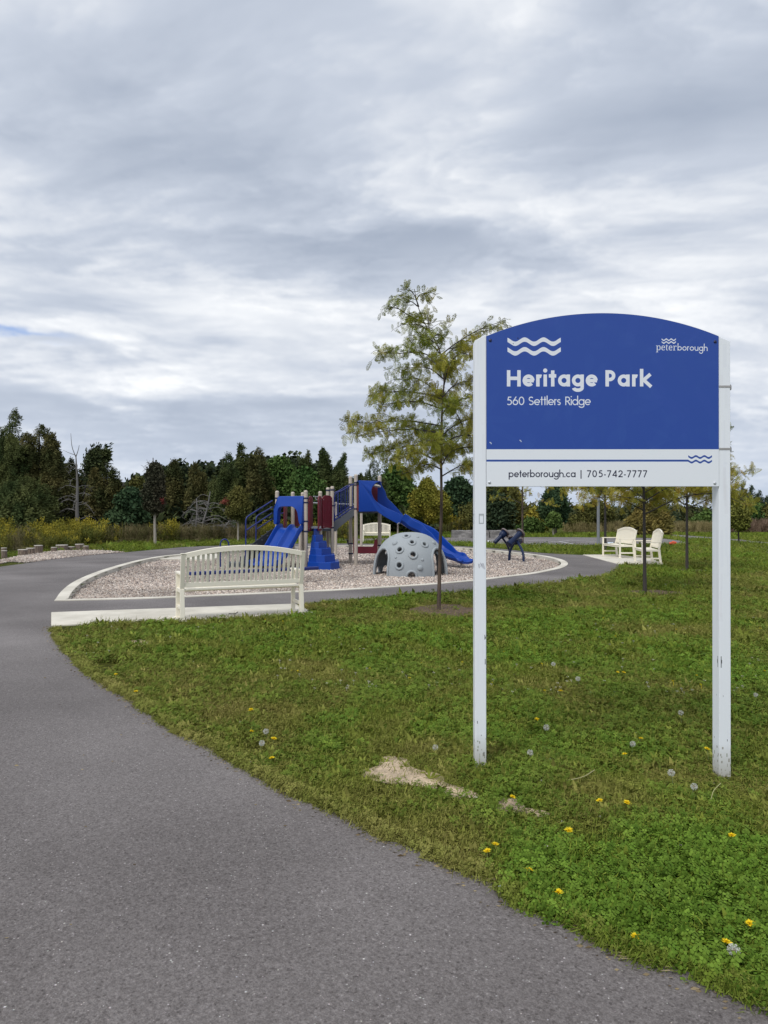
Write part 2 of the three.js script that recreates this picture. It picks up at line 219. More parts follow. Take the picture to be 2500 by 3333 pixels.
{ // concrete kerb round the gravel bed: flat top, inner face down to the stones, cut in bays
  const n = kerbOuter.length, pos = [], uv = [], idx = []; let L = 0;
  for (let i = 0; i <= n; i++) { const a = kerbOuter[i % n], b = kerbInner[i % n]; if (i) L += a.distanceTo(kerbOuter[i - 1]); for (const [p, y, v] of [[a, 0.004, 0], [a, 0.018, .02], [b, 0.018, .2], [b, 0.008, .21], [b, BED - 0.04, .35]]) { pos.push(p.x, y, p.z); uv.push(L, v); } }
  for (let i = 0; i < n; i++) for (let k = 0; k < 4; k++) { const a = i * 5 + k, c = a + 5; idx.push(a, a + 1, c, a + 1, c + 1, c); }
  const g = new THREE.BufferGeometry(); g.setAttribute('position', new THREE.Float32BufferAttribute(pos, 3)); g.setAttribute('uv', new THREE.Float32BufferAttribute(uv, 2)); g.setIndex(idx); struct('kerb', toCreasedNormals(g, 0.6), MAT.concrete);
}
struct('gravel_bed', sheet(kerbInner, BED), MAT.gravel);
struct('gravel_verge', sheet(gravelSide, 0.009), MAT.gravel);
struct('bare_soil', [sheet(spline(soilA, 120), 0.0), sheet(spline(soilB, 80), 0.0), sheet(spline(soilC, 40), 0.0)].map((g) => { const p = g.attributes.position; for (let i = 0; i < p.count; i++) p.setY(i, relief(p.getX(i), -p.getZ(i)) + 0.004); return g; }), MAT.soil);
struct('mulch', [sheet(mulch1, 0), sheet(mulch2, 0), sheet(mulch3, 0)].map((g) => { const p = g.attributes.position; for (let i = 0; i < p.count; i++) p.setY(i, 0.012); return g; }), MAT.mulch);
const slab = (poly, y) => { const s = new THREE.Shape(flat(poly)), g = new THREE.ExtrudeGeometry(s, { depth: 0.1, bevelEnabled: true, bevelSize: 0.008, bevelThickness: 0.008, bevelSegments: 1 }); g.rotateX(-Math.PI / 2); g.translate(0, y - 0.108, 0); return g; };
struct('bench_pad', slab(padNear, 0.02), MAT.concrete);
struct('bench_pad_far', slab(padFar, 0.02), MAT.concrete);
struct('transfer_pad', slab(P2([[505, 1824], [540, 1815], [585, 1810.5], [640, 1808], [705, 1807], [715, 1818], [690, 1826]], BED), BED + 0.06), MAT.concrete);
{ // painted court lines
  const strip = (pts, w, closed) => { const c = P2(pts); const o = [], n = c.length; for (let i = 0; i < n - 1; i++) { const a = c[i], b = c[i + 1], t = b.clone().sub(a).normalize(), s = V(-t.z, 0, t.x).multiplyScalar(w / 2); o.push(sheet([a.clone().add(s), b.clone().add(s), b.clone().sub(s), a.clone().sub(s)], 0.010)); } return o; };
  const q = ([x, y]) => [1580 + 0.3014 * x, 1570 + 0.3014 * y];
  struct('court_line', [...strip([[420, 671], [300, 668], [170, 660], [80, 651], [30, 643], [22, 636], [40, 628], [90, 624], [200, 620], [320, 620]].map(q), .13), ...strip([[420, 626], [600, 632], [800, 640], [950, 668]].map(q), .1), ...strip([[700, 640], [830, 637], [910, 632]].map(q), .1), ...strip([[520, 614], [900, 628], [1190, 640]].map(q), .09), ...strip([[420, 672], [900, 676], [1240, 678]].map(q), .09)], MAT.line);
}
// loose stones on the gravel: real chips over all that one can see of the bed and of the verge
{
  const R = rng(5), geos = [0, 1, 2].map((k) => { const g = mergeVertices(new THREE.IcosahedronGeometry(1, 0).deleteAttribute('normal').deleteAttribute('uv')), p = g.attributes.position; for (let i = 0; i < p.count; i++) { const s = 0.72 + 0.5 * hash2(i, k, 6); p.setXYZ(i, p.getX(i) * s, p.getY(i) * s * 0.62, p.getZ(i) * s * 0.85); } const f = g.toNonIndexed(); f.computeVertexNormals(); return f; });
  const lists = [[], [], []], tones = [[.52, .45, .41], [.45, .38, .34], [.62, .57, .52], [.40, .36, .33], [.55, .46, .39], [.33, .29, .27], [.72, .67, .62]];
  const put = (x, d, y, s) => { const t = tones[R() * tones.length | 0], k = (.72 + .5 * R()) * (.72 + .5 * vnoise(x * .9, d * .6, 14)); lists[R() * 3 | 0].push({ m: mat4(V(x, y + s * .2, -d), eul(R() * 6.3, R() * 6.3, R() * .9), V(s, s, s)), c: [t[0] * k * .98, t[1] * k * .94, t[2] * k * .89] }); };
  for (let i = 0; i < 260000; i++) { const d = 12 + 25 * Math.pow(R(), 1.5), x = -9 + 16.5 * R(); if (R() > 22 / d / d * 9) continue; if (inside(x, d, kerbInner)) put(x, d, BED + .01 * R(), (0.012 + 0.014 * R()) * (0.75 + d / 48)); }
  for (let i = 0; i < 26000; i++) { const d = 19 + 14 * R(), x = -16 + 9 * R(); if (inside(x, d, gravelSide)) put(x, d, 0.012, 0.02 + 0.02 * R()); }
  lists.forEach((l, k) => inst('gravel_stones', geos[k], M(1, 1, 1, 0.85), l));
}
// ---------------------------------------------------------------- the park sign
// a geometric sans drawn with strokes: cap height 1, weight w; every glyph returns its width
function letterer(ctx, w, xh, asc = 1.06, desc = -0.33) {
  const h = w / 2, S = (f) => { ctx.beginPath(); f(); ctx.stroke(); };
  const line = (...p) => S(() => p.forEach(([x, y], i) => (i ? ctx.lineTo(x, y) : ctx.moveTo(x, y))));
  const arc = (cx, cy, rx, ry, a, b) => S(() => { const n = 40; for (let i = 0; i <= n; i++) { const t = (a + (b - a) * i / n) * Math.PI / 180, x = cx + rx * Math.cos(t), y = cy + ry * Math.sin(t); i ? ctx.lineTo(x, y) : ctx.moveTo(x, y); } });
  const dot = (x, y, r) => { ctx.beginPath(); ctx.arc(x, y, r, 0, 7); ctx.fill(); };
  const r = xh / 2 - h, c = xh / 2, W = xh * 1.0, rx = W / 2 - h;
  const bowl = (x) => arc(x + W / 2, c, rx, r, 0, 360);
  const G = {
    ' ': () => 0.3, o: () => { bowl(0); return W; },
    a: () => { bowl(0); line([W - h, 0], [W - h, xh]); return W; }, d: () => { bowl(0); line([W - h, 0], [W - h, asc]); return W; },
    b: () => { bowl(0); line([h, 0], [h, asc]); return W; }, p: () => { bowl(0); line([h, desc], [h, xh]); return W; },
    g: () => { bowl(0); line([W - h, xh], [W - h, -0.06]); arc(W / 2, -0.06, rx, -desc - 0.06 - h, 0, -170); return W; },
    e: () => { arc(W / 2, c, rx, r, 0, 318); line([h, c - .01], [W - h * .4, c - .01]); return W * .98; }, c: () => { arc(W / 2, c, rx, r, 42, 318); return W * .86; },
    r: () => { line([h, 0], [h, xh]); const q = Math.max(.16, w * .72); arc(h + q, xh - h - q * .9, q, q * .9, 180, 68); return h + q * 1.45; },
    i: () => { line([Math.max(h, w * .5), 0], [Math.max(h, w * .5), xh]); dot(Math.max(h, w * .5), xh + (asc - xh) * .7, w * .6); return w; },
    l: () => { line([h, 0], [h, asc]); return w; },
    t: () => { const m = w > .2 ? .24 : .17; line([m, 0], [m, xh + (asc - xh) * .72]); line([0, xh - h * .8], [m * 1.9, xh - h * .8]); return m * 1.9; },
    k: () => { line([h, 0], [h, asc]); const x = w * .9; S(() => { ctx.moveTo(x * .9, xh * .47); ctx.lineTo(x + xh * .62, xh + .02); }); S(() => { ctx.moveTo(x * .9 + .03, xh * .58); ctx.lineTo(x + xh * .68, -.02); }); ctx.clearRect(0, 0, 0, 0); return w + xh * .72; },
    h: () => { line([h, 0], [h, asc]); const q = xh * .36; arc(h + q, xh - h - q, q, q, 180, 0); line([h + 2 * q, xh - h - q], [h + 2 * q, 0]); return 2 * q + w; },
    u: () => { const q = xh * .36; line([h, xh], [h, h + q]); arc(h + q, h + q, q, q, 180, 360); line([h + 2 * q, xh], [h + 2 * q, 0]); return 2 * q + w; },
    s: () => { const q = (xh - w) / 4, x = q * 1.05 + h; arc(x, xh - h - q, q * 1.05, q, 35, 240); arc(x, h + q, q * 1.05, q, 60, -145); S(() => { ctx.moveTo(x - q * .53, xh - h - q * 1.87); ctx.lineTo(x + q * .53, h + q * 1.87); }); return 2 * x; },
    S: () => { const q = (1 - w) / 4, k = q * 1.02, x = k + h; arc(x, 1 - h - q, k, q, 30, 245); arc(x, h + q, k * 1.08, q, 65, -145); S(() => { ctx.moveTo(x - k * .42, 1 - h - q * 1.9); ctx.lineTo(x + k * .46, h + q * 1.9); }); return 2 * x + k * .08; },
    H: () => { const B = .74 + w * .5; line([h, 0], [h, 1]); line([B - h, 0], [B - h, 1]); line([h, .5], [B - h, .5]); return B; },
    P: () => { const q = (.54 - w * .0) / 2 - h * .35, y = 1 - h - q; line([h, 0], [h, 1]); line([h, 1 - h], [.28, 1 - h]); line([h, y - q], [.28, y - q]); arc(.27, y, q, q, 90, -90); return .27 + q + h; },
    R: () => { const q = .235, y = 1 - h - q; line([h, 0], [h, 1]); line([h, 1 - h], [.27, 1 - h]); line([h, y - q], [.27, y - q]); arc(.27, y, q, q, 90, -90); line([.25, y - q], [.58, 0]); return .6; },
    '0': () => { arc(.33, .5, .33 - h, .5 - h, 0, 360); return .66; },
    '2': () => { const q = .24; arc(q + h, 1 - h - q, q, q, 175, -38); line([h + q + q * .79, 1 - h - q - q * .62], [h * 1.1, h]); line([0, h], [.62, h]); return .62; },
    '4': () => { line([.5, 0], [.5, 1]); line([.52, 1 - h * .6], [.06, .27]); line([0, .27], [.66, .27]); return .66; },
    '5': () => { const q = .31 - h * .5; line([.56, 1 - h], [.24, 1 - h], [.15, .56]); arc(.3, h + q, q, q, 118, -135); return .3 + q + h; },
    '6': () => { const q = .3 - h * .5; arc(.33, h + q, q, q, 0, 360); line([.33 - q * .9, h + q * 1.5], [.44, 1]); return .33 + q + h; },
    '7': () => { line([0, 1 - h], [.56, 1 - h]); line([.54, 1 - h * .6], [.16, -.01]); return .58; },
    '.': () => { dot(w * .62, w * .55, w * .62); return w * 1.25; }, '-': () => { line([0, .34], [.26, .34]); return .26; }, '|': () => { line([h, -.2], [h, 1.02]); return w; },
  };
  const GAP = { ' ': 0 };
  return (text, x, y, capPx, width, color) => {
    ctx.save(); ctx.strokeStyle = ctx.fillStyle = color; ctx.lineWidth = w; ctx.lineJoin = 'miter';
    const off = document.createElement('canvas').getContext('2d'); let nat = 0; const real = ctx; const ws = [];
    for (const ch of text) { ctx.save(); ctx.setTransform(1e-6, 0, 0, 1e-6, -99, -99); const a = G[ch](); ctx.restore(); ws.push(a); nat += a; }
    const gap = (width / capPx - nat) / (text.length - 1); let px = 0;
    [...text].forEach((ch, i) => { ctx.save(); ctx.translate(x + px * capPx, y); ctx.scale(capPx, -capPx); G[ch](); ctx.restore(); px += ws[i] + gap; });
    ctx.restore();
  };
}
const SIGN_D = 4.25, K = SIGN_D / F;
const sign = thing('park_sign', 'large arched blue and white park sign on two white posts standing in the lawn', 'sign', V(1.27, 0, -SIGN_D));
{
  const x0 = 0.5945, x1 = 1.946, yb = 1.6635, ye = 2.5377, yc = 2.6716, yw = 1.879, W = x1 - x0, sag = yc - ye, R = (W * W / 4 + sag * sag) / (2 * sag), a0 = Math.asin(W / 2 / R);
  const outline = (g = 0) => { const s = new THREE.Shape(); s.moveTo(-W / 2 + g, yb + g); s.lineTo(W / 2 - g, yb + g); s.lineTo(W / 2 - g, ye - g); s.absarc(0, yc - R, R - g, Math.PI / 2 - a0, Math.PI / 2 + a0, false); s.lineTo(-W / 2 + g, yb + g); return s; };
  const cv = document.createElement('canvas'); cv.width = 2048; cv.height = 1528; const ctx = cv.getContext('2d'), s = 1.5492;
  const blue = 'rgb(36,74,160)', blue2 = 'rgb(34,74,158)', pale = 'rgb(233,236,242)';
  ctx.fillStyle = 'rgb(236,240,244)'; ctx.fillRect(0, 0, 2048, 1528);
  { ctx.fillStyle = blue; ctx.fillRect(0, 0, 2048, (yc - yw) * 1514.8); }
  const X = (v) => (v - 145) * s, Y = (v) => (v - 68) * s;
  const wave = (xa, xb, ym, amp, period, trough, thick, color) => { ctx.fillStyle = color; ctx.beginPath(); const f = (x) => ym + amp * Math.cos(2 * Math.PI * (x - trough) / period); for (let x = xa; x <= xb; x += .5) ctx.lineTo(X(x), Y(f(x) - thick / 2)); for (let x = xb; x >= xa; x -= .5) ctx.lineTo(X(x), Y(f(x) + thick / 2)); ctx.fill(); };
  wave(265.6, 568.8, 231, 11.9, 107.4, 309.5, 25, pale); wave(265.6, 568.8, 286, 11.9, 107.4, 309.5, 25, pale);
  const bold = letterer(ctx, 0.215, 0.735, 1.08, -0.33), book = letterer(ctx, 0.118, 0.70, 1.12, -.32), text = letterer(ctx, 0.145, 0.70, 1.1, -.34), logo = letterer(ctx, .115, .62, 1.06, -.42);
  bold('Heritage', X(262), Y(486), 93 * s, (777 - 262) * s, pale); bold('Park', X(822), Y(486), 93 * s, (1087 - 822) * s, pale);
  book('560', X(260), Y(592), 48.5 * s, (361 - 260) * s, pale); book('Settlers', X(386), Y(592), 48.5 * s, (568 - 386) * s, pale); book('Ridge', X(594), Y(592), 48.5 * s, (738 - 594) * s, pale);
  const ink = 'rgb(20,22,52)';
  text('peterborough.ca', X(272), Y(1002), 39.6 * s, (652 - 272) * s, ink); text('|', X(680), Y(1002), 39.6 * s, 1, ink); text('705-742-7777', X(717), Y(1002), 39.6 * s, (1058 - 717) * s, ink);
  ctx.save(); ctx.fillStyle = pale; ctx.translate(X(1109), Y(279)); ctx.rotate(.012); ctx.font = Math.round(50 * s) + 'px serif'; ctx.scale((1227 - 1109) * s / ctx.measureText('peter').width, 1); ctx.fillText('peter', 0, 0); ctx.restore();
  ctx.save(); ctx.translate(X(1232), Y(281)); ctx.rotate(.018); logo('borough', 0, 0, 39 * s, (1403 - 1232) * s, pale); ctx.restore();
  wave(1142, 1223, 220, 4.2, 28.3, 1154, 7.2, pale); wave(1142, 1223, 235.5, 4.2, 28.3, 1154, 7.2, pale);
  wave(1292, 1427, 887, 5.3, 48.2, 1311.4, 10.8, blue2); wave(1292, 1427, 913, 5.3, 48.2, 1311.4, 10.8, blue2);
  ctx.fillStyle = blue2; ctx.fillRect(0, Y(902.2), X(1293), 11 * s);
  // paint chips and weathering that stay put
  const Rn = rng(4); ctx.fillStyle = 'rgb(190,198,212)'; for (const [x, y] of [[168, 805], [338, 793]]) { ctx.beginPath(); ctx.ellipse(X(x), Y(y), 9, 5, .5, 0, 7); ctx.fill(); ctx.beginPath(); ctx.ellipse(X(x + 5), Y(y + 6), 5, 5, 0, 0, 7); ctx.fill(); }
  ctx.fillStyle = 'rgb(22,28,70)'; for (const [x, y, r] of [[298, 243, 4], [325, 211, 6], [296, 145, 5]]) { ctx.beginPath(); ctx.arc(X(x), Y(y), r, 0, 7); ctx.fill(); }
  for (let i = 0; i < 260; i++) { ctx.fillStyle = 'rgba(60,66,70,' + (.05 + .1 * Rn()) + ')'; ctx.fillRect(Rn() * 2048, 1190 + Rn() * 338, 1 + Rn() * 2, 1 + Rn() * 5); }
  for (let i = 0; i < 90; i++) { ctx.fillStyle = 'rgba(200,214,235,' + (.006 + .012 * Rn()) + ')'; ctx.beginPath(); ctx.ellipse(Rn() * 2048, Rn() * 1190, 30 + Rn() * 190, 8 + Rn() * 60, Rn() * 3, 0, 7); ctx.fill(); }
  const map = new THREE.CanvasTexture(cv); map.colorSpace = THREE.SRGBColorSpace;
  const print = new THREE.ShapeGeometry(outline(0.001), 24), p = print.attributes.position, uv = print.attributes.uv; for (let i = 0; i < p.count; i++) uv.setXY(i, (p.getX(i) + W / 2) / W, (p.getY(i) - yb) / (yc - yb)); print.translate(0, 0, 0.0045);
  const body = new THREE.ExtrudeGeometry(outline(0), { depth: 0.018, bevelEnabled: false, curveSegments: 24 }); body.translate(0, 0, -0.0145);
  const panel = part('sign_panel', body, M(.62, .64, .65, .4, { metalness: .3 }), sign);
  part('panel_print', print, new THREE.MeshStandardMaterial({ map, roughness: 0.42 }), panel);
  for (const [x, y, c] of [[168, 224, 0], [1446, 232, 0], [163, 1032, 1], [1443, 1036, 1]]) { const g = new THREE.SphereGeometry(.0095, 14, 6, 0, 7, 0, Math.PI / 2); g.scale(1, .55, 1); g.rotateX(Math.PI / 2); g.translate((x - 145) / 1322 * W - W / 2, yc - (y - 68) / 987 * (yc - yb), .0046); part('bolt', g, c ? M(.62, .64, .66, .3, { metalness: .4 }) : M(.012, .016, .06, .4), panel); }
  // posts: white sections with the top cut on the slope of the arch
  const postTex = (seed, marks) => { const c = document.createElement('canvas'); c.width = 128; c.height = 2048; const g = c.getContext('2d'), r = rng(seed); g.fillStyle = 'rgb(238,242,246)'; g.fillRect(0, 0, 128, 2048); for (let i = 0; i < 60; i++) { g.fillStyle = 'rgba(120,126,130,' + (.01 + .025 * r()) + ')'; g.fillRect(r() * 128, r() * 2048, 2 + r() * 20, 10 + r() * 160); }
    for (let i = 0; i < 46; i++) { const y = 2048 - 150 * Math.pow(r(), 2.2); g.fillStyle = r() < .5 ? 'rgba(92,84,66,.5)' : 'rgba(70,84,48,.4)'; g.fillRect(r() * 128, y, 2 + r() * 7, 4 + r() * 16); } const gr = g.createLinearGradient(0, 1890, 0, 2048); gr.addColorStop(0, 'rgba(140,134,116,0)'); gr.addColorStop(1, 'rgba(140,134,116,.55)'); g.fillStyle = gr; g.fillRect(0, 1890, 128, 158); marks(g, r); const t = new THREE.CanvasTexture(c); t.colorSpace = THREE.SRGBColorSpace; return t; };
  const post = (xa, xb, ya, yb2, base, tex) => { const sh = new THREE.Shape([new THREE.Vector2(xa, base - .25), new THREE.Vector2(xb, base - .25), new THREE.Vector2(xb, yb2), new THREE.Vector2(xa, ya)]); const g = new THREE.ExtrudeGeometry(sh, { depth: .083, bevelEnabled: true, bevelSize: .0025, bevelThickness: .0025, bevelSegments: 2 }); g.translate(0, 0, -.0855); const p2 = g.attributes.position, u2 = g.attributes.uv; for (let i = 0; i < p2.count; i++) u2.setXY(i, (p2.getX(i) - xa) / (xb - xa) * .5 + (-p2.getZ(i)) / .085 * .5, (p2.getY(i) - base) / (2.55 - base)); return part('post', g, new THREE.MeshStandardMaterial({ map: tex, roughness: .45 }), sign); };
  const cx = 1.27;
  const yT = (v) => 2048 * (1 - (v - .03) / 2.52);
  post(.531 - cx, .5915 - cx, 2.511, 2.545, .032, postTex(3, (g, r) => {
    g.strokeStyle = 'rgba(150,156,160,.75)'; g.lineWidth = 5; g.strokeRect(24, yT(1.5), 26, 42); g.fillStyle = 'rgba(176,182,184,.6)'; g.fillRect(22, yT(1.5) - 4, 32, 12); g.lineWidth = 3; g.strokeStyle = 'rgba(140,140,150,.6)'; for (let i = 0; i < 9; i++) { g.beginPath(); g.moveTo(18 + i * 4, yT(1.22) + r() * 12); g.lineTo(20 + i * 4 + r() * 8, yT(1.22) + 14 + r() * 18); g.stroke(); }
    g.fillStyle = 'rgba(40,40,40,.85)'; for (const [x, y, w, h] of [[56, .80, 4, 22], [60, .79, 3, 10], [58, .66, 4, 26], [10, .3, 4, 12], [50, .12, 5, 18], [34, .22, 3, 6]]) g.fillRect(x, yT(y), w, h); }));
  post(1.9485 - cx, 2.0115 - cx, 2.534, 2.506, -.03, postTex(8, (g) => { g.fillStyle = 'rgba(30,30,30,.85)'; g.fillRect(8, yT(.72), 4, 52); g.fillRect(12, yT(.70), 3, 16); g.fillRect(44, yT(.25), 3, 9); g.fillStyle = 'rgba(90,90,90,.5)'; g.fillRect(20, yT(.5), 3, 8); }));
  for (const Yp of [1257.7, 1461]) { const y = EYE - (Yp - HZ) * K, px0 = 1.946 - cx, px1 = 2.014 - cx;   // steel band clamps
    const band = [box(px1 - px0 + .006, .012, .0015, (px0 + px1) / 2, y, .0012, .0006), box(.0015, .012, .088, px1 + .002, y, -.042, .0006), box(px1 - px0 + .006, .012, .0015, (px0 + px1) / 2, y, -.0885, .0006)];
    const c = part('band_clamp', band, M(.5, .47, .43, .35, { metalness: .8 }), sign); part('buckle', [box(.014, .026, .024, px1 + .010, y - .002, -.03, .003), rod(V(px1 + .012, y - .016, -.03), V(px1 + .012, y + .016, -.03), .006)], M(.35, .33, .31, .4, { metalness: .8 }), c); }
}

// ---------------------------------------------------------------- benches
function bench(name, label, a, b, L, group, seatDepth = 0.46) { // a: rear left foot as seen from behind; facing: away from the rear
  const dir = b.clone().sub(a).setY(0), turn = Math.atan2(-dir.z, dir.x), t = thing(name, label, 'bench', V((a.x + b.x) / 2, 0.02, (a.z + b.z) / 2), turn, group), m = MAT.cream, D = -seatDepth;
  const hw = L / 2 - .035; // local: x along, -z towards the seat front
  for (const s of [-1, 1]) {
    const x = s * hw;
    part('rear_leg', [bar(V(x, 0, .0), V(x, .44, -.05), .058, .066)], m, t);
    part('back_post', [bar(V(x, .44, -.05), V(x, .935, .055), .06, .05), box(.068, .012, .058, x, .94, .056, .004)], m, t);
    part('front_leg', [bar(V(x, 0, D), V(x, .64, D), .058, .05)], m, t);
    part('foot_plate', box(.10, .008, .09, x, .004, D, .002), m, t); part('foot_plate', box(.10, .008, .09, x, .004, 0, .002), m, t);
    part('armrest', [bar(V(x, .65, D - .04), V(x, .65, .0), .07, .028)], m, t);
    part('side_stretcher', [bar(V(x, .17, D + .03), V(x, .17, -.03), .035, .045)], m, t);
    part('seat_side', [bar(V(x, .405, D + .02), V(x, .405, -.06), .04, .055)], m, t);
  }
  const top = (x) => .905 + .105 * (1 - (x / hw) ** 2), zy = (y) => -.05 + (y - .44) / .495 * .105;
  { const pts = []; for (let i = 0; i <= 24; i++) { const x = -hw + .03 + i / 24 * (2 * hw - .06); pts.push(x); }
    const frames = pts.map((x) => ({ o: V(x, top(x), zy(top(x))), x: V(0, 0, 1), y: V(0, 1, 0) })); part('top_rail', sweep([[-.022, -.036], [.022, -.036], [.022, .030], [.014, .036], [-.014, .036], [-.022, .030]], frames), m, t); }
  part('bottom_rail', [bar(V(-hw + .028, .50, zy(.50)), V(hw - .028, .50, zy(.50)), .035, .062)], m, t);
  const n = Math.round(L / 0.0745);
  for (let i = 0; i < n; i++) { const x = -hw + .07 + (i + .0) / (n - 1) * (2 * hw - .14), y1 = top(x) - .03; part('back_slat', bar(V(x, .52, zy(.52)), V(x, y1, zy(y1)), .036, .018, .003), m, t); }
  for (let i = 0; i < 7; i++) { const z = D + .005 + i * .066; part('seat_slat', bar(V(-hw - .01, .432 - .012 * Math.sin(i / 6 * 3.1), z), V(hw + .01, .432 - .012 * Math.sin(i / 6 * 3.1), z), .055, .024, .004), m, t); }
  part('front_rail', [bar(V(-hw + .03, .39, D + .01), V(hw - .03, .39, D + .01), .03, .05)], m, t);
  return t;
}
bench('park_bench', 'cream slatted bench nearest the viewer, seen from behind on a long concrete pad', onPlane(586.7, 2022.8, .02), onPlane(989.7, 2000, .02), 1.79, 'cream slatted park benches');
bench('park_bench', 'wide cream bench on the right pad, farther of the two, clear of the trunk', V(8.56, 0, -24.95), V(8.44, 0, -26.5), 1.6, 'cream slatted park benches', 0.52);
bench('park_bench', 'cream bench on the right pad, nearer of the two, crossed by a slim trunk', V(8.24, 0, -21.75), V(8.52, 0, -23.25), 1.5, 'cream slatted park benches', 0.52);
bench('park_bench', 'small-looking cream bench far behind the playground, seen between beige posts', V(.35, 0, -39.6), V(-1.15, 0, -39.6), 1.5, 'cream slatted park benches');
{
  const g = new THREE.PlaneGeometry(.2, .1, 4, 2), p = g.attributes.position; for (let i = 0; i < p.count; i++) p.setZ(i, .03 * hash2(i, 3, 1)); g.rotateX(-1.2); g.translate(8.05, .49, -26.0);
  tag(part(numbered('paper_scrap'), g, M(.62, .72, .82, .7), scene), 'pale blue scrap of paper lying on the seat of the farther right bench', 'litter');
}
// ---------------------------------------------------------------- playground structure
const ra = crop(780, 1520, 0.2411), rb = crop(1130, 1520, 0.2592);
const play = thing('playground_structure', 'blue, red and beige playground structure with slides and stairs on the gravel', 'playground', V(0, 0, 0));
{
  const PT = { p1: [-3.26, 22.3, 2.23], p4: [-2.34, 21.85, 2.23], p2: [-2.92, 23.4, 2.23], p5: [-1.98, 22.7, 2.23], p3: [-2.66, 23.9, 2.23], p7: [-1.636, 23.1, 2.40], p6: [-1.853, 24.15, 2.40], p10: [-.883, 22.98, 2.77], p9: [-1.102, 24.05, 2.77], p12: [-.142, 23.78, 2.77] };
  const at3 = (k, y) => V(PT[k][0], y, -PT[k][1]), LOW = 1.09, HIGH = 1.62;
  const postGeo = (h) => { const r = .059, pts = [[0, 0], [r, 0], [r, h - .075], [r * .98, h - .07], [r * 1.04, h - .068], [r * 1.04, h - .05], [r * .9, h - .022], [r * .6, h - .005], [0, h]].map(([a, b]) => new THREE.Vector2(a, b)); return new THREE.LatheGeometry(pts, 20); };
  const clampGeo = [rod(V(0, -.022, 0), V(0, .022, 0), .067, .067, 16), box(.03, .04, .03, .075, 0, 0)];
  const CL = { p1: [2.0, 1.05], p4: [1.99, 1.86, 1.30, 1.0], p7: [2.28, 1.78, 1.09], p6: [2.3], p10: [2.5, 2.43, 1.68], p9: [2.5, 1.75, .55, .22], p12: [2.55, 1.65, .5, .18], p5: [1.95, 1.1], p2: [1.9, 1.1], p3: [1.9] };
  for (const [k, [x, d, h]] of Object.entries(PT)) { const g = postGeo(h - BED + .05); g.translate(x, BED - .05, -d); const p = part('post', g, MAT.beige, play); for (const y of CL[k] || []) part('post_clamp', clampGeo.map((q) => q.clone().translate(x, y, -d)), M(.012, .016, .06, .4), p); }
  // decks
  const deck = (keys, y) => { const s = new THREE.Shape(flat(keys.map((k) => at3(k, 0)))), g = new THREE.ExtrudeGeometry(s, { depth: .055, bevelEnabled: true, bevelSize: .01, bevelThickness: .01, bevelSegments: 1 }); g.rotateX(-Math.PI / 2); g.translate(0, y - .065, 0); part('deck', g, MAT.grey, play); };
  deck(['p1', 'p4', 'p5', 'p2'], LOW - .02); deck(['p5', 'p7', 'p6', 'p3', 'p2'], LOW - .03); deck(['p10', 'p12', 'p9'], HIGH);
  // a frame on the edge between two posts: x along it, y up, z out towards the viewer
  const edge = (a, b) => { const x = b.clone().sub(a).setY(0), L = x.length(); x.normalize(); const z = V(-x.z, 0, x.x).multiplyScalar(1); z.crossVectors(x, V(0, 1, 0)); return { m: new THREE.Matrix4().makeBasis(x, V(0, 1, 0), z).setPosition(a.x, 0, a.z), L, x, z }; };
  // slotted red panels
  const panel = (a, b, y0, y1, arch, slots, name = 'slotted_panel') => {
    const e = edge(a, b), w = e.L, s = new THREE.Shape(); s.moveTo(.02, y0 + .02); s.quadraticCurveTo(w * .5, y0 - .02 + (slots ? .09 : 0), w - .02, y0 + .02); s.lineTo(w, y0 + .12); s.lineTo(w, y1 - arch - .03); s.quadraticCurveTo(w * .96, y1, w * .5, y1); s.quadraticCurveTo(w * .04, y1, 0, y1 - arch - .03); s.lineTo(0, y0 + .12); s.lineTo(.02, y0 + .02);
    for (let i = 0; i < slots; i++) { const x = w * (.2 + .6 * i / (slots - 1)), k = Math.abs(i / (slots - 1) - .5) * .12, h = new THREE.Path(); h.absarc(x, y1 - arch - .06 - k, .012, 0, Math.PI, false); h.absarc(x, y0 + .19, .012, Math.PI, 2 * Math.PI, false); s.holes.push(h); }
    const g = new THREE.ExtrudeGeometry(s, { depth: .02, bevelEnabled: true, bevelSize: .006, bevelThickness: .006, bevelSegments: 2, curveSegments: 8 }); g.translate(0, 0, -.01); g.applyMatrix4(e.m);
    const p = part(name, g, MAT.red, play); for (const [bx, by] of [[.05, y0 + .07], [w - .05, y0 + .07], [.04, y1 - arch - .05], [w - .04, y1 - arch - .05]]) { const q = new THREE.SphereGeometry(.011, 8, 5); q.translate(bx, by, .016); q.applyMatrix4(e.m); part('bolt', q, MAT.steel, p); }
  };
  panel(ra(1118, 0, 22.62).setY(0), ra(1246, 0, 23.05).setY(0), 1.05, 2.10, .09, 5);
  panel(ra(1060, 0, 22.1).setY(0), ra(1104, 0, 22.66).setY(0), 1.0, 2.07, .09, 0, 'side_panel');
  panel(ra(930, 0, 21.86).setY(0), ra(986, 0, 22.4).setY(0), 1.0, 2.06, .09, 0, 'side_panel');
  panel(ra(700, 0, 23.45).setY(0), ra(812, 0, 23.75).setY(0), 1.09, 1.86, .07, 4);
  panel(ra(600, 0, 23.1).setY(0), ra(637, 0, 23.4).setY(0), 1.07, 1.86, .07, 0, 'side_panel');
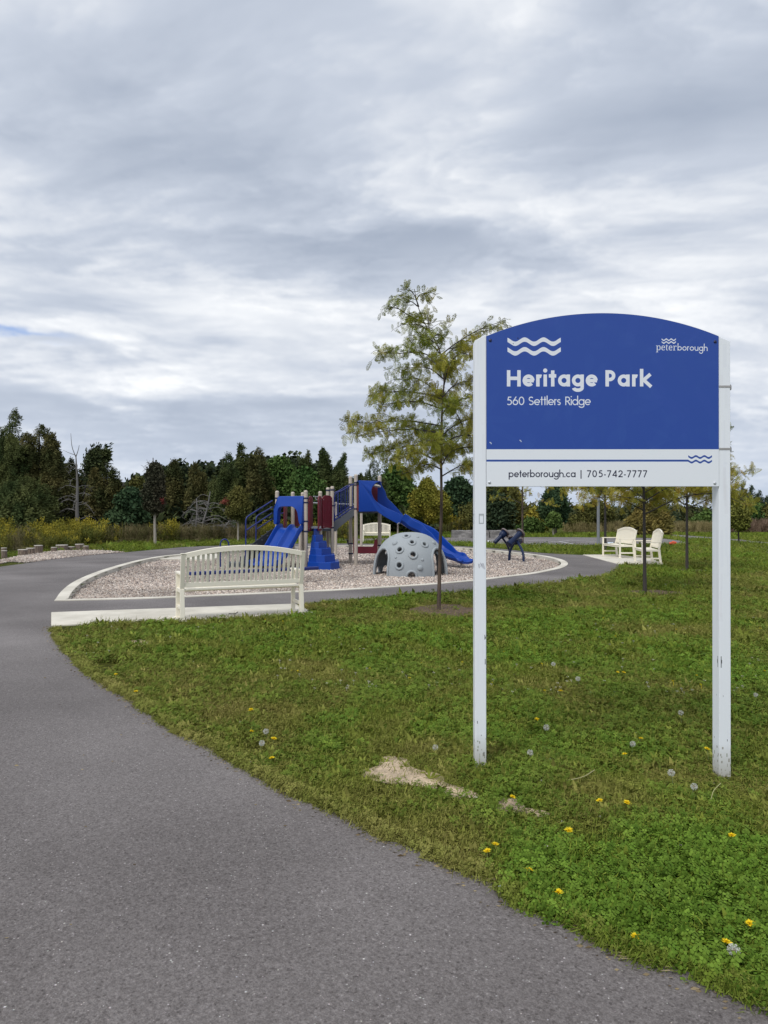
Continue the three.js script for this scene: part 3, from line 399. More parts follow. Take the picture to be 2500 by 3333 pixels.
  // overhead bar with rings between the posts
  part('ring_bar', [rod(at3('p4', 2.08).add(V(.1, 0, -1.4)), at3('p6', 2.05), .018), ...[.25, .5, .75].map((t) => { const c = at3('p4', 2.08).add(V(.1, 0, -1.4)).lerp(at3('p6', 2.05), t), g = new THREE.TorusGeometry(.05, .012, 8, 18); g.translate(c.x, c.y - .05, c.z); return g; })], MAT.steel, play);
  // double slide with its arch, between p1 and p4
  const E = edge(at3('p1', 0), at3('p4', 0)), S0 = .07, SW = E.L - .13;
  {
    const path = [[-.12, LOW], [.02, LOW + .005], [.14, LOW - .06], [.5, LOW - .40], [.9, LOW - .78], [1.08, LOW - .92], [1.22, LOW - .985], [1.42, LOW - 1.0], [1.5, LOW - 1.02]], c = new THREE.CatmullRomCurve3(path.map(([z, y]) => V(0, y, z)), false, 'centripetal'), n = 34, frames = [];
    for (let i = 0; i <= n; i++) { const o = c.getPointAt(i / n), t = c.getTangentAt(i / n), up = V(0, t.z, -t.y); frames.push({ o, x: V(1, 0, 0), y: up }); }
    const h = .13, w = SW, q = .05, mid = w / 2;
    const prof = [[0, -.03], [0, h - .02], [.012, h], [.034, h], [.05, h - .03], [.075, .02], [.11, 0], [mid - .11, 0], [mid - .07, .02], [mid - .035, h - .035], [mid - .012, h - .015], [mid + .012, h - .015], [mid + .035, h - .035], [mid + .07, .02], [mid + .11, 0], [w - .11, 0], [w - .075, .02], [w - .05, h - .03], [w - .034, h], [w - .012, h], [w, h - .02], [w, -.03]];
    const g = sweep(prof, frames.reverse()); g.translate(S0, 0, 0); g.applyMatrix4(E.m); part('double_slide', g, MAT.blue, play);
    // arch over the slide
    const y0 = 1.215, y1 = 2.045, s = new THREE.Shape(), w2 = E.L - .045;
    s.moveTo(.0, y0 + .05); s.quadraticCurveTo(.0, y0, .05, y0); s.quadraticCurveTo(.095, y0, .105, y0 + .07); s.lineTo(.125, y0 + .36); s.bezierCurveTo(.14, 1.70, .2, 1.755, .32, 1.755); s.lineTo(w2 - .42, 1.755); s.bezierCurveTo(w2 - .26, 1.755, w2 - .14, 1.66, w2 - .12, 1.5); s.lineTo(w2 - .085, y0 + .07); s.quadraticCurveTo(w2 - .07, y0, w2 - .035, y0); s.quadraticCurveTo(w2, y0, w2, y0 + .06); s.lineTo(w2, y1 - .03); s.quadraticCurveTo(w2, y1, w2 - .03, y1); s.lineTo(.13, y1); s.quadraticCurveTo(.09, y1, .07, y1 - .05); s.lineTo(.015, 1.72); s.quadraticCurveTo(0, 1.68, 0, 1.62); s.lineTo(0, y0 + .05);
    const a = new THREE.ExtrudeGeometry(s, { depth: .12, bevelEnabled: true, bevelSize: .012, bevelThickness: .03, bevelSegments: 3, curveSegments: 10 }); const p = a.attributes.position;
    for (let i = 0; i < p.count; i++) if (p.getY(i) > 1.72) p.setZ(i, p.getZ(i) - (p.getY(i) - 1.72) * .34); a.computeVertexNormals(); a.translate(0, 0, .03); a.applyMatrix4(E.m); part('slide_arch', toCreasedNormals(a, .5), MAT.blue, play);
    part('slide_support', [bar(V(S0 + .2, BED, 1.1), V(S0 + .2, LOW - .95, 1.1), .05, .05), bar(V(SW - .15, BED, 1.1), V(SW - .15, LOW - .95, 1.1), .05, .05)].map((g) => g.applyMatrix4(E.m)), MAT.grey, play);
  }
  // stairs on the left with rails, grey stringers
  {
    const railA = [ra(84, 1130, 21.6), ra(84, 900, 21.6), ra(84, 740, 21.6), ra(92, 690, 21.62), ra(130, 655, 21.7), ra(300, 545, 22.0), ra(445, 452, 22.25)];
    const railB = [ra(222, 1000, 22.5), ra(222, 850, 22.5), ra(222, 720, 22.5), ra(232, 670, 22.52), ra(270, 640, 22.6), ra(360, 588, 22.9), ra(440, 541, 23.2)];
    railA[0].y = BED - .03; railB[0].y = BED - .03;
    part('stair_rail', [tube(railA, .021, 40, 10), rod(ra(92, 852, 21.6), ra(440, 622, 22.25), .019)], MAT.darkBlue, play);
    part('stair_rail', [tube(railB, .021, 40, 10), rod(ra(230, 842, 22.5), ra(440, 702, 23.2), .019)], MAT.darkBlue, play);
    part('stair_rail', [tube([ra(495, 668, 23.4), ra(550, 632, 23.5), ra(585, 622, 23.55), ra(615, 622, 23.6)], .02, 14, 8)], MAT.darkBlue, play);
    const st = (dA, dB) => { const A = ra(70, 1120, dA), B = ra(350, 905, dB), C = ra(440, 830, dB + .1), up = .0; const P = [V(A.x, BED, A.z), V(A.x, A.y + .02, A.z), V(C.x, C.y, C.z), V(C.x, C.y - .2, C.z), V(A.x + .35, BED, A.z - .12)]; return P; };
    for (const [dA, dB] of [[21.7, 22.2], [22.55, 23.2]]) { const P = st(dA, dB), e = P[2].clone().sub(P[0]).setY(0), ux = e.clone().normalize(), s = new THREE.Shape(P.map((p) => new THREE.Vector2(p.clone().sub(P[0]).dot(ux), p.y))), g = new THREE.ExtrudeGeometry(s, { depth: .03, bevelEnabled: false }); g.applyMatrix4(new THREE.Matrix4().makeBasis(ux, V(0, 1, 0), V(0, 0, 0).crossVectors(ux, V(0, 1, 0))).setPosition(P[0].x, 0, P[0].z)); part('stair_stringer', g, M(.03, .034, .042, .6), play); }
    const a0 = st(21.7, 22.2), b0 = st(22.55, 23.2); for (let i = 0; i < 5; i++) { const t = (i + .6) / 5, p = a0[1].clone().lerp(a0[2], t), q = b0[1].clone().lerp(b0[2], t); part('stair_tread', bar(p.setY(p.y - .05), q.setY(q.y - .05), .22, .03), MAT.grey, play); }
  }
  // low transfer steps with a hand loop
  {
    const T = crop(540, 1750, 0.3014), o = onPlane(720, 1848, BED);
    part('transfer_step', [box(.45, .16, .55, o.x + .38, BED + .07, o.z - .3, .02), box(.42, .34, .5, o.x + .72, BED + .16, o.z - .5, .02)], MAT.grey, play);
    part('hand_loop', [tube([V(-4.92, BED, -22.0), V(-4.92, .6, -22.0), V(-4.88, .72, -22.0), V(-4.79, .76, -22.02), V(-4.71, .70, -22.05), V(-4.68, .58, -22.06), V(-4.68, BED, -22.06)], .022, 48, 10)], MAT.darkBlue, play);
  }
  // stacked climber: six tapering steps, turning as they rise
  {
    const cl = crop(980, 1690, 0.0904), L = [245, 285, 332, 362, 396, 452], Rr = [1370, 1214, 1070, 922, 777, 636], Mi = [1065, 855, 740, 635, 525, 480], top = [1560, 1305, 1062, 824, 580, 345], bot = [1835, 1545, 1300, 1058, 820, 578];
    const g = part('step_climber', box(.1, .1, .1, -2.0, .1, -22.5), MAT.blue, play);
    for (let k = 0; k < 6; k++) {
      const dM = 21.05 + .17 * k, back = 22.62, tp = cl(0, top[k], dM).y, bt = k ? cl(0, bot[k], dM).y - .05 : BED - .03, X = (x, d) => cl(x, 0, d).x;
      const F1 = .45 * L[k] + .55 * Mi[k], plan = (e) => [V(X(L[k] - e, dM + .30), 0, -(dM + .30 - e * .001)), V(X(F1 * .85 + L[k] * .15, dM + .02), 0, -(dM + .04 - e * .001)), V(X(Mi[k], dM), 0, -(dM - e * .001)), V(X(Rr[k] + e, dM + .42), 0, -(dM + .42)), V(X(Rr[k] - 20, back), 0, -back), V(X(L[k] + 40, back), 0, -back)];
      const a = plan(26), b = plan(0), pos = [], n = a.length; const tri = THREE.ShapeUtils.triangulateShape(b.map((p) => new THREE.Vector2(p.x, -p.z)), []);
      const lower = a.map((p) => V(p.x, bt, p.z)), upper = b.map((p, i) => V(p.x, tp - .012, p.z)), c0 = b.reduce((s, p) => s.add(p), V(0, 0, 0)).multiplyScalar(1 / n), lip = b.map((p) => V(lerp(p.x, c0.x, .025), tp, lerp(p.z, c0.z, .025)));
      for (const [u, w] of [[lower, upper], [upper, lip]]) for (let i = 0; i < n; i++) { const j = (i + 1) % n; for (const p of [u[i], u[j], w[i], u[j], w[j], w[i]]) pos.push(p.x, p.y, p.z); }
      for (const [i, j, m] of tri) for (const p of [lip[i], lip[j], lip[m]]) pos.push(p.x, p.y, p.z);
      const q = new THREE.BufferGeometry(); q.setAttribute('position', new THREE.Float32BufferAttribute(pos, 3)); q.computeVertexNormals(); part('climber_step', q, MAT.blue, k ? g : g);
    }
    part('entry_plate', bar(V(-2.27, LOW + .02, -22.3), V(-1.93, LOW + .02, -22.35), .25, .07), M(.45, .47, .48, .5), play);
  }
  // bridge of stairs up to the high deck: grey stringers, barred blue guard rails
  for (const [a, b] of [['p7', 'p10'], ['p6', 'p9']]) {
    const A = at3(a, LOW - .02), B = at3(b, HIGH - .02), e = edge(A, B), w = e.L, s = new THREE.Shape([new THREE.Vector2(.05, LOW - .12), new THREE.Vector2(.13, LOW - .12), new THREE.Vector2(.2, LOW - .02), new THREE.Vector2(w - .03, HIGH - .13), new THREE.Vector2(w - .03, HIGH + .12), new THREE.Vector2(.05, LOW + .14)]);
    const g = new THREE.ExtrudeGeometry(s, { depth: .025, bevelEnabled: false }); g.applyMatrix4(e.m); part('bridge_stringer', g, MAT.grey, play);
    const P = (x, y) => V(x, y, .01).applyMatrix4(e.m), lo = (x) => lerp(LOW + .18, HIGH + .16, x / w), hi = (x) => lerp(LOW + .98, 2.44, Math.min(1, x / (w * .86)));
    part('guard_rail', [tube([P(.06, lo(0)), P(.1, hi(.1)), P(w * .5, hi(w * .5)), P(w * .84, 2.44), P(w - .04, 2.47)], .019, 30, 8), tube([P(.06, lo(.05)), P(w * .5, lo(w * .5)), P(w * .85, lo(w * .85)), P(w - .04, lo(w) - .02)], .019, 16, 8), ...[.12, .27, .42, .57, .72, .87].map((t) => rod(P(w * t, lo(w * t)), P(w * t, hi(w * t)), .013, .013, 8))], MAT.darkBlue, play);
  }
  for (let i = 0; i < 4; i++) { const t = (i + .5) / 4, a = at3('p7', LOW).lerp(at3('p10', HIGH), t), b = at3('p6', LOW).lerp(at3('p9', HIGH), t); part('bridge_tread', bar(a, b, .2, .03), MAT.grey, play); }
  // red end panels of the high deck and the low red counter
  part('end_panel', (() => { const a = rb(136, 215, 22.95), b = rb(150, 555, 22.8); return [bar(V(a.x, 1.62, a.z), V(a.x, 2.42, a.z), .035, .5)]; })(), MAT.red, play);
  part('rear_panel', [bar(rb(300, 330, 23.6).setY(1.62), rb(383, 330, 23.7).setY(1.62), .02, .06), (() => { const a = rb(300, 0, 23.6), b = rb(384, 0, 23.72), g = new THREE.PlaneGeometry(1, 1); const e = edge(V(a.x, 0, a.z), V(b.x, 0, b.z)); const q = box(e.L, .82, .02, e.L / 2, 2.02, 0); return q.applyMatrix4(e.m); })()], MAT.red, play);
  { const a = rb(78, 0, 23.4), b = rb(380, 0, 23.5), e = edge(V(a.x, 0, a.z), V(b.x, 0, b.z)), y = (v) => rb(0, v, 23.4).y, w = e.L, s = new THREE.Shape(); s.moveTo(0, y(1082)); s.lineTo(w, y(1086)); s.lineTo(w, y(930)); s.quadraticCurveTo(w, y(908), w - .04, y(908)); s.quadraticCurveTo(w - .09, y(915), w - .1, y(945)); s.quadraticCurveTo(w - .11, y(1003), w - .18, y(1003)); s.lineTo(.1, y(1000)); s.quadraticCurveTo(.06, y(990), .05, y(900)); s.lineTo(0, y(885)); s.lineTo(0, y(1082)); const g = new THREE.ExtrudeGeometry(s, { depth: .02, bevelEnabled: true, bevelSize: .006, bevelThickness: .006, bevelSegments: 2 }); g.applyMatrix4(e.m); part('counter_panel', g, MAT.red, play); }
  // curved slide: hood walls, then a chute that winds down to the right
  {
    const dN = 22.75, dF = 23.5;
    const wall = (pts, d, d2) => { const q = pts.map(([x, y]) => rb(x, y, d)), s = new THREE.Shape(); const v = q.map((p) => new THREE.Vector2(p.x, p.y)); s.moveTo(v[0].x, v[0].y); for (let i = 1; i < v.length; i++) s.lineTo(v[i].x, v[i].y); const g = new THREE.ExtrudeGeometry(s, { depth: .02, bevelEnabled: true, bevelSize: .012, bevelThickness: .012, bevelSegments: 2 }); g.translate(0, 0, -d); return g; };
    const curve = (pts, n = 60) => new THREE.CatmullRomCurve3(pts.map(([x, y]) => V(x, y, 0)), false, 'centripetal').getPoints(n).map((p) => [p.x, p.y]);
    const nearCut = curve([[415, 180], [368, 195], [325, 235], [302, 295], [312, 355], [345, 415], [390, 455], [480, 510], [590, 562], [704, 616]]);
    const near = wall([[152, 172], ...nearCut, ...curve([[655, 716], [560, 668], [430, 592], [380, 553]], 20), [152, 556]], dN);
    { // the near wall bellies out a little, as moulded plastic does
      const p = near.attributes.position; for (let i = 0; i < p.count; i++) { const X = p.getX(i) / (dN / F) + CX, u = ((X - 1130) / .2592 - 152) / 160; if (u < 1.6) p.setZ(i, p.getZ(i) + .10 * Math.sin(Math.min(1, Math.max(0, u)) * Math.PI * .8)); else p.setZ(i, p.getZ(i) + .10 * Math.sin(Math.PI * .8)); } }
    part('slide_hood', toCreasedNormals(near, .4), MAT.blue, play);
    const farCut = curve([[415, 184], [440, 250], [475, 312], [500, 390], [560, 450], [625, 520], [702, 610]]);
    part('slide_hood', wall([[386, 184], ...farCut, [650, 660], [430, 575], [386, 556]], dF), MAT.blue, play);
    const T = (x, y, d) => rb(x, y, d);
    const quad = (...p) => { const g = new THREE.BufferGeometry(); const o = []; for (const i of [0, 1, 2, 0, 2, 3]) o.push(p[i].x, p[i].y, p[i].z); g.setAttribute('position', new THREE.Float32BufferAttribute(o, 3)); g.computeVertexNormals(); return g; };
    part('slide_roof', [bar(T(165, 178, dN + .04), T(165, 184, dF - .02).setY(T(165, 178, dN).y), .2, .02), ...[0, 1, 2, 3].map((i) => { const a = T(152 + i * 66, 174, dN), b = T(152 + (i + 1) * 66, 174, dN); return quad(a, b, V(b.x, b.y, -dF), V(a.x, a.y, -dF)); })], MAT.blue, play);
    part('slide_bed', [quad(T(300, 500, dN), T(400, 520, dN), V(T(400, 520, dN).x, T(400, 520, dN).y, -dF), V(T(300, 500, dN).x, T(300, 500, dN).y, -dF)), quad(T(400, 520, dN), T(668, 690, dN), V(T(668, 690, dN).x, T(668, 690, dN).y, -dF + .2), V(T(400, 520, dN).x, T(400, 520, dN).y, -dF))], MAT.blue, play);
    { const g = new THREE.SphereGeometry(1, 22, 12); const c = T(368, 236, dN + .2); g.scale(.145, .052, .3); g.rotateZ(-.22); g.translate(c.x, c.y, c.z); part('hood_cap', g, M(.62, .57, .48, .5), play); }
    const ch = [[668, 680, 22.95], [760, 740, 22.95], [860, 790, 22.9], [950, 840, 22.85], [1030, 900, 22.75], [1100, 975, 22.65], [1150, 1035, 22.55], [1210, 1080, 22.4], [1270, 1118, 22.25], [1340, 1140, 22.1], [1400, 1160, 21.95], [1470, 1186, 21.8], [1515, 1194, 21.7]].map(([x, y, d]) => T(x, y, d));
    const c = new THREE.CatmullRomCurve3(ch, false, 'centripetal'), n = 60, frames = [];
    for (let i = 0; i <= n; i++) { const o = c.getPointAt(i / n), t = c.getTangentAt(i / n), x = V(0, 0, 0).crossVectors(t, V(0, 1, 0)).normalize(), y = V(0, 0, 0).crossVectors(x, t), k = i / n; frames.push({ o, x, y, w: k > .86 ? 1 + (k - .86) * .3 : 1, h: k }); }
    const pos = [], idx = [], prof = (k) => { const h = k < .55 ? .26 : lerp(.26, .035, smooth(.55, .98, k)) + .08 * Math.exp(-(((k - .86) / .06) ** 2)); return [[-.30, h], [-.275, h + .016], [-.25, h], [-.235, .08], [-.17, .015], [0, 0], [.17, .015], [.235, .08], [.25, h], [.275, h + .016], [.30, h], [.29, .05], [.2, -.045], [0, -.06], [-.2, -.045], [-.29, .05]]; };
    const N = prof(0).length; frames.forEach((f) => { for (const [a, b] of prof(f.h)) { const q = f.o.clone().addScaledVector(f.x, a * f.w).addScaledVector(f.y, b); pos.push(q.x, q.y, q.z); } });
    for (let i = 0; i < n; i++) for (let k = 0; k < N; k++) { const a = i * N + k, b = i * N + (k + 1) % N; idx.push(a, a + N, b, b, a + N, b + N); }
    const tri = THREE.ShapeUtils.triangulateShape(prof(1).map(([a, b]) => new THREE.Vector2(a, b)), []); for (const [a, b, d] of tri) idx.push(n * N + a, n * N + b, n * N + d);
    const g = new THREE.BufferGeometry(); g.setAttribute('position', new THREE.Float32BufferAttribute(pos, 3)); g.setIndex(idx); const chute = part('slide_chute', toCreasedNormals(g, .6), MAT.blue, play);
    part('joint_bracket', bar(T(630, 722, 22.66), T(655, 700, 22.62), .05, .03), MAT.steel, chute);
    part('slide_support', [rod(T(637, 715, 22.9), T(635, 860, 22.9).setY(BED), .028)], MAT.beige, play); part('slide_support', [rod(T(1435, 1200, 21.86), T(1435, 1240, 21.86).setY(BED), .034)], MAT.beige, play);
  }
}
// balance beam in front of the structure
{
  const t = thing('balance_beam', 'low dark blue balance beam on posts behind the near bench', 'balance beam', V(0, 0, 0));
  const a = at(617, 1867, 15.0), b = at(1034, 1849, 17.4); part('beam', bar(a, b, .11, .075, .02), MAT.darkBlue, t);
  for (const k of [.125, .85]) { const p = a.clone().lerp(b, k); part('beam_post', rod(V(p.x, BED - .03, p.z), V(p.x, p.y - .03, p.z), .036), MAT.darkBlue, t); }
}
// swings beyond the structure
{
  const t = thing('swing_set', 'beige swing frame with black seats standing behind the playground structure', 'swing set', V(0, 0, 0));
  const A = V(-2.93, 0, -25.6), B = V(-1.92, 0, -29.1), C = V(-.98, 0, -31.6), top = (p) => V(p.x, 1.93, p.z);
  for (const p of [A, B, C]) part('frame_post', rod(V(p.x, BED - .03, p.z), V(p.x, 2.0, p.z), .055, .055, 14), MAT.beige, t);
  part('top_beam', [rod(top(A), top(B), .03), rod(top(B), top(C), .03)], MAT.steel, t);
  for (const [s, k, y] of [[A.clone().lerp(B, .55), 0, .42], [B.clone().lerp(C, .48), 1, .36]]) {
    const dir = C.clone().sub(B).setY(0).normalize().multiplyScalar(.2), p = s.clone().sub(dir), q = s.clone().add(dir);
    const L = V(p.x, y + .08, p.z).add(V(.05, 0, 0)), Rr = V(q.x, y + .08, q.z).add(V(.05, 0, 0));
    part('swing_chain', [rod(V(p.x, 1.92, p.z), L, .009, .009, 6)], MAT.black, t); part('swing_chain', [rod(V(q.x, 1.92, q.z), Rr, .009, .009, 6)], MAT.black, t);
    part('swing_seat', tube([L, L.clone().lerp(Rr, .2).add(V(0, -.12, 0)), L.clone().lerp(Rr, .5).add(V(0, -.16, 0)), L.clone().lerp(Rr, .8).add(V(0, -.12, 0)), Rr], k ? .055 : .075, 20, 8), MAT.black, t);
  }
}
// ---------------------------------------------------------------- climbing dome with craters
{
  const base = onPlane(1335.4, 1879, BED), R = 1.0, Hd = 1.13, cd = -base.z + R * .96, cx = 85.4 / F * cd;
  const t = thing('climbing_dome', 'grey moon-like climbing dome with round craters and arched openings on the gravel', 'climbing dome', V(cx, BED, -cd));
  const prof = (k, inn) => { const th = k * Math.PI / 2, r = (R - inn) * Math.pow(Math.cos(th), .82), y = (Hd - inn) * Math.pow(Math.sin(th), .93); return new THREE.Vector2(r, y); };
  const pts = []; for (let i = 0; i <= 40; i++) pts.push(prof(i / 40, 0)); pts[40].x = 0; const inner = []; for (let i = 0; i <= 30; i++) inner.push(prof(i / 30, .045)); inner[30].x = 0;
  const shell = new Brush(mergeVertices(new THREE.LatheGeometry([new THREE.Vector2(0, -.02), new THREE.Vector2(R, -.02), ...pts], 72).deleteAttribute('uv').deleteAttribute('normal'))), cav = new Brush(mergeVertices(new THREE.LatheGeometry([new THREE.Vector2(0, -.1), new THREE.Vector2(R - .045, -.1), ...inner], 64).deleteAttribute('uv').deleteAttribute('normal')));
  for (const b of [shell, cav]) { b.geometry.computeVertexNormals(); b.updateMatrixWorld(); }
  const ev = new Evaluator(); ev.attributes = ['position', 'normal']; ev.useGroups = false;
  let body = ev.evaluate(shell, cav, SUBTRACTION);
  const surf = (X, Y) => { // where a ray through this place of the photograph meets the dome
    const o = V(-cx, EYE - BED, cd), dir = V((X - CX) / F, -(Y - HZ) / F, -1); let lo = cd - 1.6; for (let s = cd - 1.3; s < cd + .3; s += .002) { const p = o.clone().addScaledVector(dir, s), r = Math.hypot(p.x, p.z); if (p.y < 0) continue; const th = Math.asin(Math.min(1, Math.pow(Math.min(1, p.y / Hd), 1 / .93))); if (r < R * Math.pow(Math.cos(th), .82)) return p; } return V(0, Hd, 0);
  };
  const nrm = (p) => V(p.x / R / R, p.y / Hd / Hd * .95, p.z / R / R).normalize();
  const up = V(0, 0, 1), holes = [[745, 868, .052], [815, 945, .052], [972, 972, .05], [660, 1038, .062], [828, 1100, .07], [655, 1235, .066]].map(([x, y, r]) => ({ p: surf(1130 + x * .2592, 1520 + y * .2592), r }));
  // craters on the sides and the back that the viewer cannot see, so that the dome stays whole
  for (const [a, e, r] of [[2.4, .5, .06], [.9, .8, .06], [1.5, .35, .06], [.5, .5, .05], [1.9, .95, .055]]) { const th = e; holes.push({ p: V(Math.cos(a) * R * Math.pow(Math.cos(th), .82), Hd * Math.pow(Math.sin(th), .93), -Math.sin(a) * R * Math.pow(Math.cos(th), .82)).multiplyScalar(1), r }); }
  const cutter = (g) => { const b = new Brush(g); b.updateMatrixWorld(); body = ev.evaluate(body, b, SUBTRACTION); };
  for (const h of holes) { const g = new THREE.CylinderGeometry(h.r, h.r, .5, 22); g.deleteAttribute('uv'); g.applyQuaternion(new THREE.Quaternion().setFromUnitVectors(V(0, 1, 0), nrm(h.p))); g.translate(h.p.x, h.p.y, h.p.z); cutter(g); }
  // doorways: left, right, back, and the small arch low in front
  const arch = (ang, w, h, z0 = .5, z1 = 1.3) => { const s = new THREE.Shape(); s.moveTo(-w, -.2); s.lineTo(w, -.2); s.lineTo(w * .96, h - w); s.absarc(0, h - w, w * .96, 0, Math.PI, false); s.lineTo(-w, -.2); const g = new THREE.ExtrudeGeometry(s, { depth: z1 - z0, bevelEnabled: false, curveSegments: 16 }); g.translate(0, 0, z0); g.rotateY(ang); g.deleteAttribute('uv'); return mergeVertices(g); };
  const A = [[-.98, .30, .70], [.93, .30, .70], [Math.PI - .6, .3, .7], [Math.PI + .75, .14, .2], [.0, .105, .135], [-2.0, .13, .2]];
  for (const [a, w, h] of A) cutter(arch(a, w, h));
  const bodyGeo = toCreasedNormals(body.geometry, .55); const uvs = new Float32Array(bodyGeo.attributes.position.count * 2); for (let i = 0; i < uvs.length / 2; i++) { uvs[2 * i] = bodyGeo.attributes.position.getX(i) + bodyGeo.attributes.position.getZ(i); uvs[2 * i + 1] = bodyGeo.attributes.position.getY(i); } bodyGeo.setAttribute('uv', new THREE.BufferAttribute(uvs, 2));
  const fine = texture(256, (u, v, i, j) => 255 * hash2(i, j, 3), 3, false), dm = M(.325, .355, .37, .62, { bumpMap: fine, bumpScale: .0015 });
  const sh = part('shell', bodyGeo, dm, t);
  for (const h of holes) { const g = new THREE.TorusGeometry(h.r + .028, .032, 10, 28); g.scale(1, 1, .8); g.applyQuaternion(new THREE.Quaternion().setFromUnitVectors(up, nrm(h.p))); g.translate(h.p.x, h.p.y, h.p.z); part('crater_rim', g, dm, sh); }
  const onShell = (x, y, z) => { let k = 1; const th = Math.asin(Math.min(1, Math.pow(Math.max(0, y) / Hd, 1 / .93))), r = R * Math.pow(Math.cos(th), .82), q = Math.hypot(x, z); return V(x / q * r, y, z / q * r); };
  for (const [a, w, h] of A) { const pts = []; const pushP = (lx, y) => { const r0 = Math.sqrt(Math.max(.01, 1 - lx * lx)); const v = V(lx, y, r0).applyAxisAngle(V(0, 1, 0), a); pts.push(onShell(v.x, Math.max(0, y), v.z)); }; const ww = w + .02; for (let i = 0; i <= 5; i++) pushP(-ww, lerp(-.0, h - w, i / 5)); for (let i = 1; i < 16; i++) { const q = Math.PI - i / 16 * Math.PI; pushP(Math.cos(q) * ww, h - w + Math.sin(q) * ww); } for (let i = 5; i >= 0; i--) pushP(ww, lerp(0, h - w, i / 5)); part('door_rim', tube(pts, .034, 60, 8), dm, sh); }
  for (const [x, y, r] of [[600, 955, .075], [885, 880, .042], [610, 1135, .034], [945, 1165, .04], [915, 1268, .078], [1088, 950, .065], [582, 872, .03]]) { const p = surf(1130 + x * .2592, 1520 + y * .2592), g = new THREE.SphereGeometry(r, 18, 12); g.scale(1, 1, .62); g.applyQuaternion(new THREE.Quaternion().setFromUnitVectors(up, nrm(p))); g.translate(p.x, p.y, p.z); part('bump', g, dm, sh); }
}
// ---------------------------------------------------------------- talking drums on curved legs
{
  const t = thing('drum_cluster', 'navy spinner of three hollow drums with disc ends on curved legs in the gravel', 'play equipment', V(0, 0, 0));
  const c = crop(1580, 1700, 0.09645), D = 25.4, m = MAT.navy;
  const drum = (list, d0, d1, disc) => { // a turned body along an axis given by stations (place, radius)
    const a = c(list[0][0], list[0][1], d0), b = c(list.at(-1)[0], list.at(-1)[1], d1), L = a.distanceTo(b), pts = [new THREE.Vector2(.001, 0)]; list.forEach(([x, y, r], i) => { const q = Math.hypot(x - list[0][0], y - list[0][1]) / Math.hypot(list.at(-1)[0] - list[0][0], list.at(-1)[1] - list[0][1]); pts.push(new THREE.Vector2(r * .09645 / F * D, q * L)); }); pts.push(new THREE.Vector2(.001, L));
    const g = new THREE.LatheGeometry(pts, 28); g.applyQuaternion(new THREE.Quaternion().setFromUnitVectors(V(0, 1, 0), b.clone().sub(a).normalize())); g.translate(a.x, a.y, a.z); const p = part('drum', g, m, t);
    if (disc) { const r = disc * .09645 / F * D, g2 = new THREE.CylinderGeometry(r, r, .045, 30); g2.applyQuaternion(new THREE.Quaternion().setFromUnitVectors(V(0, 1, 0), b.clone().sub(a).normalize())); g2.translate(b.x, b.y, b.z); part('drum_disc', g2, M(.16, .13, .125, .6), p); }
  };
  drum([[315, 685, 68], [560, 500, 68], [562, 498, 105], [600, 430, 122], [665, 335, 118]], D - .1, D + .1, 165);
  drum([[785, 745, 110], [800, 735, 112], [1010, 545, 78], [1160, 385, 105], [1190, 355, 110]], D - .35, D - .1, 172);
  drum([[1010, 700, 70], [1030, 690, 120], [900, 600, 95], [830, 500, 90]], D + .1, D + .2, 0);
  drum([[985, 650, 60], [990, 650, 115], [1120, 640, 110], [1180, 640, 85]], D, D + .25, 0);
  { const g = new THREE.CylinderGeometry(.115, .115, .04, 28); g.rotateZ(.12); const p = c(820, 480, D + .15); g.translate(p.x, p.y, p.z); part('drum_disc', g, M(.2, .16, .155, .6), t); const h = new THREE.CylinderGeometry(.125, .125, .04, 28); h.rotateZ(1.1 - Math.PI / 2 * 0); h.rotateX(.5); const q = c(1190, 630, D + .25); h.translate(q.x, q.y, q.z); part('drum_disc', h, M(.13, .10, .10, .6), t); }
  const foot = (x, y, d) => { const p = c(x, y, d); return V(p.x, BED - .05, p.z); };
  part('curved_leg', tube([foot(805, 1250, 25.3), c(810, 1100, 25.3), c(850, 930, 25.3), c(930, 770, 25.3), c(1000, 640, 25.3)], .042, 30, 12), m, t);
  part('curved_leg', tube([foot(1290, 1310, 24.6), c(1280, 1100, 24.7), c(1215, 900, 24.9), c(1120, 720, 25.1), c(1060, 600, 25.3)], .042, 30, 12), m, t);
  part('curved_leg', tube([foot(830, 1220, 26.2), c(820, 1000, 26.1), c(770, 850, 25.9), c(690, 690, 25.6), c(570, 520, 25.4)], .036, 30, 12), m, t);
}
// ---------------------------------------------------------------- foliage building blocks
const leafMat = (rough = 0.75) => new THREE.MeshPhysicalMaterial({ roughness: rough, side: THREE.DoubleSide, specularIntensity: 0.15 });
const GLOWLEAF = new THREE.MeshPhysicalMaterial({ roughness: 0.95, side: THREE.DoubleSide, transmission: 0.2, thickness: 0, specularIntensity: 0.3 });   // thin leaves that let light through
const LEAF = leafMat();
const barkMap = texture(256, (u, v, i, j) => { const k = .6 + .5 * vnoise(u * 22, v * 5, 3, 0) * 1 + .3 * (hash2(i, j >> 1, 4) - .5); return [112 * k, 98 * k, 86 * k]; }, 1);
const BARK = M(.75, .7, .68, .9, { map: barkMap }), DEAD = M(.175, .165, .155, .9), PALEBARK = M(.36, .32, .27, .9), DARKBARK = M(.05, .042, .036, .9), TWIG = M(.055, .047, .042, .85);
function quads(list) { // list of four-point leaves
  const pos = []; for (const [a, b, c, d] of list) for (const p of [a, b, c, a, c, d]) pos.push(p.x, p.y, p.z);
  const g = new THREE.BufferGeometry(); g.setAttribute('position', new THREE.Float32BufferAttribute(pos, 3)); g.computeVertexNormals(); return g;
}
